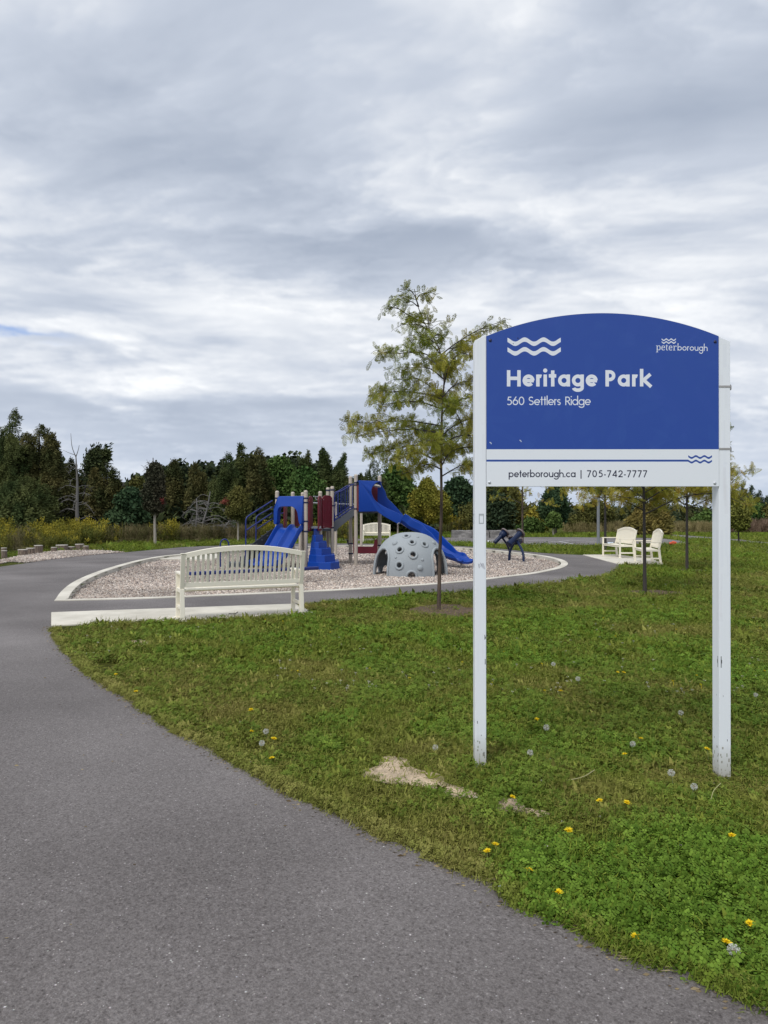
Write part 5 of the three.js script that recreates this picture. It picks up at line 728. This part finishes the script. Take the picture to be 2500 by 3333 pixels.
// ---------------------------------------------------------------- masses of plants nobody could count
{
  const R = rng(303), L1 = [], L2 = [];
  // undergrowth and back rows of the woods at left
  const sky2 = [[-220, 1450], [0, 1490], [130, 1490], [220, 1560], [300, 1605], [385, 1650], [450, 1590], [560, 1550], [700, 1560], [780, 1520], [900, 1525], [1050, 1528], [1120, 1560], [1200, 1600], [1290, 1590], [1420, 1640]], roof = (X) => { let i = 0; while (i < sky2.length - 2 && X > sky2[i + 1][0]) i++; const [a, b] = [sky2[i], sky2[i + 1]]; return lerp(a[1], b[1], (X - a[0]) / (b[0] - a[0])); };
  for (let i = 0; i < 15000; i++) { const X = -220 + 1620 * R(), back = R() < .75, d = (back ? 50 : 45) + 8 * R() + (X > 1000 ? 8 : 0) + (X > 1180 ? 8 : 0), h = back ? TH(roof(X) - 38 + 62 * vnoise(X * .045, 3, 6) + 26 * vnoise(X * .16, 8, 6), d) * Math.pow(R(), .45) : 1.6 * R(); const k = R(), s = .5 + .55 * R(); L1.push({ m: mat4(V(TX(X, d), h, -d), eul(R() * 6.3, R() * 6, R() * 6), V(s, s, s)), c: mixc([.026, .038, .020], [.085, .105, .040], k * k) }); }
  inst('undergrowth', tufts[0], LEAF, L1);
  // far woods on the low ridge
  for (let i = 0; i < 9000; i++) { const X = 1150 + 1900 * R(), d = 230 + 160 * R(), ridge = 1.2 + 2.6 * vnoise(X * .006, 2, 4) + 1.2 * vnoise(X * .03, d * .02, 7), h = -1 + (ridge + 1) * Math.pow(R(), .8), s = 1.3 + 1.2 * R(); L2.push({ m: mat4(V(TX(X, d), h, -d), eul(R() * 6.3, R() * 6, R() * 6), V(s * 1.4, s, s)), c: mixc([.045, .07, .055], [.10, .115, .07], R()) }); }  // bluish haze of distance is mixed into these leaf colours
  inst('far_woods', tufts[1], LEAF, L2);
  const L3 = []; for (let i = 0; i < 2600; i++) { const X = 1650 + 1000 * R(), d = 82 + 26 * R(), h = (.6 + 2.0 * vnoise(X * .02, 5, 3)) * R(), s = .5 + .6 * R(); L3.push({ m: mat4(V(TX(X, d), h, -d), eul(R() * 6.3, R() * 6, R() * 6), V(s, s, s)), c: mixc([.03, .045, .02], [.10, .10, .035], R()) }); }
  inst('hedgerow', tufts[2], LEAF, L3);
  // goldenrod and tall grass
  const stalk = (seed, plume) => { const Q = rng(seed), l = []; for (let s = 0; s < 9; s++) { const x = (Q() - .5) * .5, z = (Q() - .5) * .5, h = .6 + .4 * Q(), tx = x + (Q() - .5) * .2, w = V(.006, 0, .004), a = V(x, 0, z), b = V(tx, h, z + (Q() - .5) * .1); l.push([a.clone().sub(w), a.clone().add(w), b.clone().add(w), b.clone().sub(w)]); const n = plume ? 9 : 6; for (let i = 0; i < n; i++) { const t = plume ? .3 + .45 * Q() : .15 + .85 * Q(), p = a.clone().lerp(b, t); l.push(leafQuad(p, V(Q() - .5, .35 * Q() + (plume ? 0 : .5), Q() - .5).normalize(), plume ? .13 : .22, plume ? .03 : .016, Q)); } } return quads(l); };
  const plume = (seed) => { const Q = rng(seed), l = []; for (let s = 0; s < 6; s++) { const x = (Q() - .5) * .5, z = (Q() - .5) * .5, h = .72 + .26 * Q(); for (let i = 0; i < 10; i++) { const t = Q(); l.push(leafQuad(V(x + (Q() - .5) * .14 * (1 - t) + .05 * t, h + .2 * (t - .3), z + (Q() - .5) * .12), V(Q() - .5, .3, Q() - .5).normalize(), .08, .045, Q)); } } return quads(l); };
  const G1 = stalk(1, true), G2 = plume(2), G3 = stalk(3, false), gold = [], leafy = [], tan = [];
  const patch = (X) => Math.max(0, vnoise(X * .018, 4, 2) * 1.7 - .45 + (X > 90 && X < 400 ? .5 : -.05) - (X > 420 && X < 780 ? .5 : 0));
  for (let i = 0; i < 5200; i++) {
    const X = -160 + 1310 * R(), u = R(), dn = X < 420 ? lerp(30, 39, smooth(140, 420, X)) : lerp(39, 44, smooth(420, 1000, X)), d = dn + (X < 420 ? 12 : 4) * u, p = V(TX(X, d), 0, -d), s = (.8 + .5 * R()) * (d < 34 ? .72 : 1), q = eul(R() * 6.3, 0, 0);
    if (R() < patch(X) * (X < 420 ? 1.25 : 1)) { leafy.push({ m: mat4(p, q, V(s, s, s)), c: mixc([.075, .095, .02], [.15, .14, .03], R()) }); if (R() < .6) gold.push({ m: mat4(p, q, V(s, s, s)), c: mixc([.20, .19, .03], [.34, .28, .035], R()) }); }
    else { const k = s * .8; tan.push({ m: mat4(p, q, V(k, k, k)), c: mixc([.085, .09, .03], [.22, .175, .095], R()) }); }
  }
  for (let i = 0; i < 900; i++) { const X = 1180 + 460 * R(), d = 62 + 5 * R(), s = 1 + .5 * R(), p = V(TX(X, d), 0, -d), q = eul(R() * 6.3, 0, 0); if (R() < .5) { leafy.push({ m: mat4(p, q, V(s, s, s)), c: [.10, .11, .03] }); gold.push({ m: mat4(p, q, V(s, s, s)), c: mixc([.24, .2, .02], [.38, .29, .03], R()) }); } else tan.push({ m: mat4(p, q, V(s, s, s)), c: mixc([.12, .11, .04], [.24, .19, .1], R()) }); }
  for (let i = 0; i < 3600; i++) { const X = 1840 + 760 * R(), d = 63 + 9 * R(), red = X > 2330, s = (.62 + .4 * R()) * (red ? 1.2 : 1), p = V(TX(X, d), 0, -d); tan.push({ m: mat4(p, eul(R() * 6.3, 0, 0), V(s * 1.2, s, s * 1.2)), c: red ? mixc([.13, .085, .06], [.24, .17, .12], R()) : mixc([.17, .15, .06], [.34, .28, .14], R()) }); }
  inst('goldenrod_stems', G1, LEAF, leafy); inst('goldenrod_plumes', G2, LEAF, gold); inst('tall_grass', G3, LEAF, tan);
}
// ---------------------------------------------------------------- small things about the park
{ // log stumps along the gravel verge
  const grain = texture(256, (u, v, i, j) => { const k = .62 + .5 * vnoise(u * 60, v * 3, 4, 0) + .2 * (hash2(i, j, 4) - .5); return [150 * k, 135 * k, 122 * k]; }, 1), side = M(.75, .72, .7, .95, { map: grain }), topM = M(.52, .48, .42, .9);
  const q6 = (x, y) => [x * .3014, 1680 + y * .3014];
  [[30, 448, 372, 62, 'front dark log stump at the left edge of the gravel verge'], [28, 425, 342, 60, 'rear pale-topped log stump at the left edge behind another stump'], [221, 430, 362, 104, 'wide pale log stump, first of the middle three on the verge'], [308, 418, 346, 92, 'dark log stump between the wide pale one and the tall one'], [394, 408, 315, 90, 'tallest log stump, right end of the middle three'], [570, 388, 337, 64, 'small log stump at the left end of the right-hand stump row'], [640, 376, 313, 128, 'broad flat log stump, widest of the right-hand row'], [746, 370, 332, 84, 'low log stump in a dip between two broad stumps'], [840, 367, 303, 96, 'tall broad log stump second from the right end'], [916, 374, 322, 60, 'narrow log stump at the right end of the stump row']].forEach(([x, yb, yt, w, label], i) => {
    const [X, Y] = q6(x, yb), p = onPlane(X, Y), d = -p.z, r = w * .3014 / 2 / F * d, h = (yb - yt) * .3014 / F * d * .95, t = thing('log_stump', label, 'log stump', V(p.x, 0, p.z - r), i * 1.3, 'log stumps along the gravel verge');
    const g = new THREE.CylinderGeometry(r * .97, r, h + .1, 26, 3, true), a = g.attributes.position; for (let k = 0; k < a.count; k++) { const th = Math.atan2(a.getZ(k), a.getX(k)), f = 1 + .05 * (vnoise(Math.cos(th) * 2 + i, Math.sin(th) * 2, 4) - .5) * 2; a.setX(k, a.getX(k) * f); a.setZ(k, a.getZ(k) * f); } g.translate(0, h / 2 - .05, 0); g.computeVertexNormals(); part('bark', g, side, t);
    const c = new THREE.CylinderGeometry(r * .95, r * .99, .02, 26); c.translate(0, h + .004, 0); part('cut_top', c, topM, t);
  });
}
{ // row of squared armour stones beyond the court
  const map = texture(256, (u, v, i, j) => { const k = .55 + .55 * tfbm(u, v, 5, 5, 6) + .22 * (hash2(i, j, 4) - .5); return [168 * k, 164 * k, 160 * k]; }, 1);
  const m = M(.9, .9, .9, .95, { map }); const seg = [[1471, 1532], [1534, 1590], [1592, 1646], [1648, 1690]], lab = ['leftmost grey stone block of the row beyond the court, before the golden trees', 'second grey stone block, half hidden by the left sign post', 'third grey stone block, just right of the left sign post', 'rightmost grey stone block behind the navy drums'];
  seg.forEach(([a, b], i) => { const d = 47.5, w = px(b - a, d), h = TH(1727 - (i % 2), d), g = new THREE.BoxGeometry(w, h + .1, .9, 10, 4, 6), p = g.attributes.position; for (let k = 0; k < p.count; k++) { const X = p.getX(k), Y = p.getY(k), Z = p.getZ(k), q = (fbm(X * 2.2 + i * 9, Y * 3 + Z * 2, 3, 5) - .5) * .12; p.setXYZ(k, X + (Math.abs(X) > w / 2 - .01 ? q * .6 : 0), Y + (Y > h / 2 ? q * .7 : 0), Z + (Z > .4 ? q : 0)); } const g2 = toCreasedNormals(g, .35); g2.translate(0, h / 2 - .05, 0); const s = shade(new THREE.Mesh(g2, m)); s.name = numbered('stone_block'); s.position.set(TX((a + b) / 2, d), 0, -d); tag(s, lab[i], 'stone block', 'stone blocks beyond the court'); scene.add(s); });
}
{ const p = onPlane(1947.5, 1771.5), t = thing('metal_pole', 'plain grey metal pole at the near edge of the court', 'pole', p); part('pole', rod(V(0, -.05, 0), V(0, 3.0, 0), .075, .07, 16), M(.26, .275, .29, .5, { metalness: .3 }), t); part('base_flange', [rod(V(0, 0, 0), V(0, .02, 0), .14, .14, 16)], M(.24, .25, .26, .6), t); }
{ const p = onPlane(2189, 1776), t = thing('orange_toy', 'small orange-red plastic toy lying in the grass beside the court', 'toy', p), m = M(.62, .075, .025, .45), R = rng(4); for (let i = 0; i < 6; i++) { const g = new THREE.SphereGeometry(.06 + .035 * R(), 12, 8); g.scale(1.1, .85, 1); g.translate((R() - .5) * .24, .08 + .10 * R(), (R() - .5) * .2); part('toy_piece', g, m, t); } }
{ // pale house far behind the trees at left
  const d = 66, t = thing('house', 'pale house half hidden behind the left trees', 'house', V(TX(395, d), 0, -d), .2), wall = M(.36, .35, .33, .9); part('wall', box(7, 3, 6, 0, 1.4, 0, .02), wall, t); const s = new THREE.Shape([new THREE.Vector2(-3.8, 2.9), new THREE.Vector2(3.8, 2.9), new THREE.Vector2(2.6, 4.3), new THREE.Vector2(-2.6, 4.3)]), g = new THREE.ExtrudeGeometry(s, { depth: 6.6, bevelEnabled: false }); g.translate(0, 0, -3.3); part('roof', g, M(.10, .095, .09, .9), t); const w = part('window', box(1.3, 1.1, .06, -.6, 1.7, 3.02, .01), M(.6, .6, .58, .6), t); part('pane', box(1.12, .92, .03, -.6, 1.7, 3.045, .005), M(.04, .05, .06, .1), w); }
{ const d = 90, t = thing('utility_pole', 'thin distant pole above the gap in the left tree line', 'pole', V(TX(389, d), 0, -d)); part('pole', rod(V(0, 0, 0), V(0, TH(1533, d), 0), .06, .04, 8), M(.22, .22, .23, .8), t); part('wire', tube([V(-.2, TH(1571, d), 0), V(1.2, TH(1573, d) - .03, 0), V(9, TH(1571, d), -5)], .018, 12, 5), M(.15, .15, .16, .8), t); }
{ const p = onPlane(1632, 2893, .004), g = new THREE.PlaneGeometry(.03, .014, 3, 1), a = g.attributes.position; for (let i = 0; i < a.count; i++) a.setZ(i, .006 * hash2(i, 2, 2)); g.rotateX(-1.3); g.rotateY(-.6); g.translate(p.x, .012, p.z); tag(part(numbered('paper_scrap'), g, M(.6, .72, .8, .7), scene), 'tiny pale blue scrap of paper at the path edge near the viewer', 'litter'); }
// ---------------------------------------------------------------- lawn plants
const soilPolys = [spline(soilA, 60), spline(soilB, 40), spline(soilC, 24)], mulchPolys = [mulch1, mulch2, mulch3];
{
  const R = rng(2024);
  const blade = (Q, l, x, z, h, w, bend) => { const a = Q() * 6.283, dx = Math.cos(a), dz = Math.sin(a), sx = -dz * w / 2, sz = dx * w / 2, m = V(x + dx * bend * .35, h * .6, z + dz * bend * .35), e = V(x + dx * bend, h * (.95 - bend / h * .2), z + dz * bend); l.push([V(x - sx, 0, z - sz), V(x + sx, 0, z + sz), V(m.x + sx * .8, m.y, m.z + sz * .8), V(m.x - sx * .8, m.y, m.z - sz * .8)], [V(m.x - sx * .8, m.y, m.z - sz * .8), V(m.x + sx * .8, m.y, m.z + sz * .8), e, e]); };
  const grassG = [0, 1].map((k) => { const Q = rng(7 + k), l = []; for (let i = 0; i < 13; i++) blade(Q, l, (Q() - .5) * .07, (Q() - .5) * .07, .022 + .030 * Q(), .0028 + .0016 * Q(), .010 + .03 * Q()); return quads(l.map((q) => q)); });
  const disc = (c, n, up, r, l) => { const u = V(0, 0, 0).crossVectors(n, up).normalize(), v = V(0, 0, 0).crossVectors(u, n).normalize(), p = (a, k) => c.clone().addScaledVector(u, Math.cos(a) * r * k).addScaledVector(v, Math.sin(a) * r * k); l.push([p(-1.57, .9), p(-.4, .9), p(.6, 1), p(1.57, .86)], [p(-1.57, .9), p(1.57, .86), p(2.54, 1), p(3.54, .9)]); };
  const cloverG = [0, 1].map((k) => { const Q = rng(17 + k), l = []; for (let i = 0; i < 13; i++) { const x = (Q() - .5) * .085, z = (Q() - .5) * .085, h = .010 + .026 * Q(), a0 = Q() * 6.3, r = .0036 + .0022 * Q(), tilt = V((Q() - .5) * .7, 1, (Q() - .5) * .7).normalize(); for (let j = 0; j < 3; j++) { const a = a0 + j * 2.094, c = V(x + Math.cos(a) * r * 1.05, h + (Q() - .5) * .004, z + Math.sin(a) * r * 1.05); disc(c, V(tilt.x + Math.cos(a) * .25, 1, tilt.z + Math.sin(a) * .25).normalize(), V(Math.cos(a), .2, Math.sin(a)).normalize(), r, l); } } return quads(l); });
  const weedG = (() => { const Q = rng(27), l = []; for (let i = 0; i < 9; i++) { const a = i * 2.4, L = .04 + .05 * Q(), d = V(Math.cos(a), .35 + .3 * Q(), Math.sin(a)).normalize(), s = V(-Math.sin(a), .1, Math.cos(a)).multiplyScalar(.007 + .005 * Q()), p0 = V(0, 0, 0), p1 = d.clone().multiplyScalar(L * .55), p2 = d.clone().multiplyScalar(L).add(V(0, -.012, 0)); l.push([p0.clone().sub(s.clone().multiplyScalar(.3)), p0.clone().add(s.clone().multiplyScalar(.3)), p1.clone().add(s), p1.clone().sub(s)], [p1.clone().sub(s), p1.clone().add(s), p2.clone().addScaledVector(s, .2), p2.clone().addScaledVector(s, -.2)]); } return quads(l); })();
  const grass = [[], []], clover = [[], []], weeds = [], heads = [];
  const lush = [[.13, .185, .022], [.205, .25, .036]], tired = [[.195, .195, .044], [.31, .26, .09]];
  const ok = (x, d, keep) => { if (inside(x, d, asphaltPoly)) return false; if (inside(x, d, padNear) || inside(x, d, padFar) || inside(x, d, kerbOuter) || inside(x, d, court) || inside(x, d, farPath) || inside(x, d, gravelSide)) return false; for (const s of soilPolys) if (inside(x, d, s)) { return keep > .97 - .55 * smooth(.05, 0, edgeDist(x, d, s) + .07 * (fbm(x * 9, d * 9, 2, 6) - .5)); } for (const s of mulchPolys) if (inside(x, d, s)) return keep > .93; return true; };
  const sow = (n, x0, x1, d0, d1, sc, cloverShare, flowers) => {
    for (let i = 0; i < n; i++) {
      const d = d0 + (d1 - d0) * R(), w = lerp(x0, x1, R()), x = w; const X = CX + x / d * F; if (X < -260 || X > 2760) continue;
      if (!ok(x, d, R())) continue;
      const t = lawnMix(x, d), y = d < 45 ? relief(x, d) - .004 : -.01, k = .75 + .5 * R(), patchC = fbm(x * 1.4 + 30, d * 1.3, 3, 55); let s = sc * (.75 + .6 * R()) * lerp(1.12, .8, t);
      const col = mixc(mixc(lush[0], lush[1], R()), mixc(tired[0], tired[1], R()), Math.min(1, Math.max(0, t * 1.05 - .08 + .25 * (R() - .5)))).map((c) => c * k);
      if (d < 6) for (const so of soilPolys) { const e = edgeDist(x, d, so); if (e < .12) { s *= lerp(.7, 1, e / .12); break; } }
      const q = eul(R() * 6.3, (R() - .5) * .35, (R() - .5) * .35), lushness = cloverShare * smooth(.22, .74, patchC + (.5 - t) * .5);
      if (R() < lushness) { const c = mixc([.078, .148, .016], [.14, .222, .029], R()).map((v, j) => v * k * lerp(1, j === 1 ? .82 : 1.2, t)); clover[R() * 2 | 0].push({ m: mat4(V(x, y, -d), q, V(s, s, s)), c }); if (flowers && R() < .013 * (1.2 - t) + .003) heads.push([x, y, d, .5 + .5 * R(), 0]); }
      else if (R() < .035) weeds.push({ m: mat4(V(x, y, -d), q, V(s, s, s)), c: col.map((v) => v * .95) });
      else grass[R() * 2 | 0].push({ m: mat4(V(x, y, -d), q, V(s, s * lerp(1, .75, t), s)), c: col });
    }
  };
  sow(52000, -.6, 3.4, 1.7, 4.4, 1.0, .85, 1); sow(70000, -2.6, 5.2, 4.3, 7.6, 1.15, .6, 1); sow(78000, -4, 8.5, 7.4, 13.5, 1.55, .4, 1); sow(62000, -1, 17, 13, 27, 2.2, .25, 1); sow(46000, -14, 32, 26, 58, 3.0, .1, 1);
  // overhanging fringe along the path edge
  { const cum = [0]; for (let i = 1; i < pathEdge.length; i++) cum.push(cum[i - 1] + pathEdge[i].distanceTo(pathEdge[i - 1])); for (let i = 0; i < 9000; i++) { const s0 = R() * cum.at(-1); let k0 = 0; while (cum[k0 + 1] < s0 && k0 < pathEdge.length - 2) k0++; if (s0 > cum.at(-1) - .4) continue; const a = pathEdge[k0], b = pathEdge[k0 + 1], f = (s0 - cum[k0]) / (cum[k0 + 1] - cum[k0]), x = lerp(a.x, b.x, f) + (R() - .35) * .07, d = -lerp(a.z, b.z, f) + (R() - .35) * .07, wob = vnoise(x * 7, d * 7, 3); if (wob < .36 && R() < .8) continue; const t = lawnMix(x, d), s = .7 + .5 * R() + .02 * d, c = mixc(lush[0], tired[1], Math.min(1, t * .6 + .25 * R())); (R() < .3 ? clover : grass)[R() * 2 | 0].push({ m: mat4(V(x, .002, -d), eul(R() * 6.3, (R() - .5) * .6, (R() - .5) * .6), V(s, s * .8, s)), c }); } }
  const GM = leafMat(.7); grass.forEach((l, k) => inst('grass', grassG[k], GM, l)); clover.forEach((l, k) => inst('clover', cloverG[k], GM, l)); inst('lawn_weeds', weedG, GM, weeds);
  // white clover heads and far dandelions: specks over the whole lawn
  const headG = (() => { const Q = rng(3), l = []; for (let i = 0; i < 16; i++) { const d = rand3(Q); d.y = Math.abs(d.y) * .9; const p = V(0, .045, 0).addScaledVector(d, .003); l.push(leafQuad(p, d, .007, .004, Q)); } l.push([V(-.0008, 0, 0), V(.0008, 0, 0), V(.0008, .046, 0), V(-.0008, .046, 0)]); return quads(l); })();
  for (let i = 0; i < 5200; i++) { const d = 6 + 40 * Math.pow(R(), 1.4), X = -200 + 2900 * R(), x = TX(X, d); if (ok(x, d, .5) && vnoise(x * .5, d * .4, 12) > .38) heads.push([x, relief(x, d), d, 1 + d / 22, R() < .12 ? 1 : 0]); }
  inst('clover_flowers', headG, LEAF, heads.map(([x, y, d, s, ye]) => ({ m: mat4(V(x, y, -d), eul(R() * 6, (R() - .5) * .4, 0), V(s, s * (s > 1.6 ? .8 : 1), s)), c: ye ? [.82, .62, .02] : [.56, .54, .45] })));
}
{ // dandelions one can count: yellow flowers and seed heads near the viewer
  const R = rng(88);
  const flowerG = (() => { const l = [], Q = rng(6); for (let ring = 0; ring < 4; ring++) { const n = 20 - ring * 3; for (let i = 0; i < n; i++) { const a = i / n * 6.283 + ring * .2, L = .019 - ring * .0035, d = V(Math.cos(a), .12 + ring * .32 + .12 * Q(), Math.sin(a)).normalize(); l.push(leafQuad(V(0, .001 * ring, 0), d, L * (.85 + .25 * Q()), .0048, Q)); } } return quads(l); })();
  const puffG = (() => { const l = [], Q = rng(9); for (let i = 0; i < 150; i++) { const d = rand3(Q); l.push(leafQuad(d.clone().multiplyScalar(.008), d, .014, .0011, Q)); for (let j = 0; j < 3; j++) l.push(leafQuad(d.clone().multiplyScalar(.020), d.clone().addScaledVector(rand3(Q), .9).normalize(), .007, .0016, Q)); } return quads(l); })();
  const yel = M(.86, .66, .01, .7, { side: THREE.DoubleSide }), puff = M(.62, .62, .57, .9, { side: THREE.DoubleSide }), stemM = M(.16, .20, .07, .7), core = M(.25, .2, .13, .9);
  const proto = {};
  const make = (kind, X, Y, label, h) => {
    const p = onPlane(X, Y, h), x = p.x, d = -p.z, s = (kind === 'puff' ? .78 : 1.1) * (.85 + .3 * R()), y0 = relief(x, d);
    const t = thing(kind === 'puff' ? 'dandelion_seed_head' : 'dandelion', label, kind === 'puff' ? 'seed head' : 'flower', V(x, y0, -d), R() * 6.3, kind === 'puff' ? 'dandelion seed heads in the lawn' : 'yellow dandelions in the lawn');
    const hh = h - y0; part('stem', taper([V(.012, -.01, .01), V(.008, hh * .5, .004), V(0, hh, 0)], .0018, .0014, 6), stemM, t);
    if (kind === 'puff') { const m = part('seed_ball', puffG, puff, t); m.position.y = hh; m.scale.setScalar(s); const c = part('seed_core', new THREE.SphereGeometry(.006, 8, 6), core, t); c.position.y = hh; } else { const m = part('flower_head', flowerG, yel, t); m.position.y = hh; m.scale.setScalar(s); m.rotation.set((R() - .3) * .5, 0, (R() - .5) * .5); }
  };
  for (const [k, X, Y, label] of [
    ['yellow', 1815, 2903, 'large yellow dandelion seen from above, near the path edge at lower right'],
    ['yellow', 1721, 2831, 'yellow dandelion right at the notch of the path edge, lower right'],
    ['yellow', 2066, 3045, 'yellow dandelion lowest of all, close to the path in the lower right'],
    ['yellow', 2362, 3064, 'yellow dandelion next to a ragged seed head near the right edge'],
    ['yellow', 2438, 3004, 'yellow dandelion closest to the right edge of the lawn'],
    ['yellow', 1612, 2747, 'yellow dandelion below the small bare patch of soil'],
    ['yellow', 1850, 2702, 'lone yellow dandelion midway between the small bare patch and the lower right flowers'],
    ['yellow', 1951, 2605, 'left one of two yellow dandelions in lush clover below the sign'],
    ['yellow', 2040, 2612, 'right one of two yellow dandelions in lush clover below the sign'],
    ['yellow', 2380, 2718, 'small yellow dandelion below the foot of the right sign post'],
    ['yellow', 1586, 2768, 'half-closed yellow dandelion just left of one below the small bare patch'],
    ['yellow', 1668, 2593, 'small yellow dandelion at the upper edge of the small bare patch'],
    ['yellow', 1824, 2249, 'broad yellow dandelion in brownish grass right of the left sign post'],
    ['yellow', 1747, 2341, 'yellow dandelion close beside the left sign post, by a seed head'],
    ['yellow', 2032, 2454, 'lower of two yellow dandelions midway between the sign posts'],
    ['yellow', 2085, 2403, 'upper of two yellow dandelions midway between the sign posts'],
    ['yellow', 2030, 2189, 'right one of two nearly touching yellow dandelions far up between the posts'],
    ['yellow', 2010, 2188, 'left one of two nearly touching yellow dandelions far up between the posts'],
    ['yellow', 2300, 2437, 'yellow dandelion just left of the right sign post, near its foot'],
    ['yellow', 892, 2404, 'yellow dandelion on a tall stem right of two white seed heads'],
    ['yellow', 885, 2467, 'yellow dandelion nearest the path, left of the large bare patch'],
    ['yellow', 820, 2380, 'yellow dandelion just left of two white seed heads near the path'],
    ['yellow', 817, 2310, 'yellow dandelion among white clover, above the seed heads near the path'],
    ['yellow', 443, 2251, 'yellow dandelion beside the path edge in the left part of the lawn'],
    ['yellow', 378, 2195, 'yellow dandelion near the path corner, second from the concrete pad'],
    ['puff', 2258, 2559, 'large white seed head in front of the right sign post, left of its foot'],
    ['puff', 1417, 2432, 'large white seed head on a tall stem above the large bare patch'],
    ['puff', 866, 2380, 'upper of two white seed heads near the path at left'],
    ['puff', 853, 2418, 'half-blown lower of two white seed heads near the path at left'],
    ['puff', 2386, 3090, 'ragged drooping seed head low at the right edge'],
    ['puff', 1881, 2209, 'round white seed head up right of the broad yellow dandelion'],
    ['puff', 1801, 2161, 'seed head on a thin stem, highest one right of the left post'],
    ['puff', 1778, 2367, 'white seed head right of the yellow dandelion beside the left post'],
    ['puff', 2059, 2420, 'white seed head between two yellow dandelions midway between the posts'],
    ['puff', 1725, 2449, 'low white seed head right of the left sign post foot'],
    ['puff', 2184, 2514, 'flattened white seed head left of the large one by the right post'],
    ['puff', 2215, 2319, 'white seed head left of the right post, above its foot'],
    ['puff', 2459, 2261, 'white seed head right of the right sign post, near the edge'],
  ]) make(k, X, Y, label, k === 'puff' ? (Y > 3000 ? .05 : .08) : .042);
}
{ // fallen twig and dry stalks on the lawn and pad
  const a = onPlane(1840, 2540, .03), b = onPlane(1895, 2528, .05), c = onPlane(1935, 2505, .06); tag(part(numbered('dry_stalk'), tube([a, b, c], .0025, 16, 5), M(.36, .34, .17, .8), scene), 'long pale bent grass stalk lying in the lawn between the sign posts', 'stalk');
  const p = onPlane(2310, 2612, .02), q = onPlane(2345, 2548, .09); tag(part(numbered('dry_stalk'), tube([p, p.clone().lerp(q, .5).add(V(-.01, .01, 0)), q], .0022, 12, 5), M(.36, .36, .16, .8), scene), 'pale straight grass stalk leaning beneath the right sign post', 'stalk');
  const t1 = onPlane(745, 1997, .03), t2 = onPlane(766, 1997, .03); tag(part(numbered('twig'), tube([t1, t1.clone().lerp(t2, .5).add(V(0, 0, .02)), t2, t2.clone().add(V(.03, .02, -.05))], .006, 12, 5), M(.12, .10, .08, .9), scene), 'small dark twig lying on the concrete pad under the near bench', 'twig');
}
{ // a little litter on the asphalt: dry leaves, straw and grit that gathers along the edge
  const R = rng(515), leaf = (() => { const a = V(-.5, 0, 0), b = V(0, .12, .22), c = V(.5, .05, 0), d = V(0, .02, -.2); return quads([[a, b, c, d]]); })(), list = [], straw = [];
  const along = () => { for (;;) { const k = R() * (pathEdge.length - 1), a = pathEdge[k | 0], b = pathEdge[(k | 0) + 1]; if (R() * .9 < a.distanceTo(b)) return a.clone().lerp(b, k % 1); } };
  for (let i = 0; i < 420; i++) { const p = along(), near = R() < .8, x = p.x - (near ? .02 + .12 * R() : R() * 3), z = p.z + (near ? .06 * R() : (R() - .3) * 2), s = .012 + .022 * R() * R(); if (!inside(x, -z, asphaltPoly)) continue; list.push({ m: mat4(V(x, .007, z), eul(R() * 6.3, 0, (R() - .5) * .4), V(s, s, s)), c: mixc([.10, .07, .04], [.36, .29, .17], R()) }); }
  for (let i = 0; i < 900; i++) { const p = along(), s = .022 + .045 * R(); if (vnoise(p.x * 4, p.z * 4, 8) < .55) continue; const x = p.x + (R() - .55) * .09, z = p.z + (R() - .45) * .07; straw.push({ m: mat4(V(x, .010 + .006 * R(), z), eul(R() * 6.3, (R() - .5) * .2, (R() - .5) * .2), V(s, s * .3, s * .10)), c: mixc([.22, .17, .09], [.42, .35, .21], R()) }); }
  inst('leaf_litter', leaf, LEAF, list); inst('dry_straw', leaf, LEAF, straw);
}
renderer.render(scene, camera);
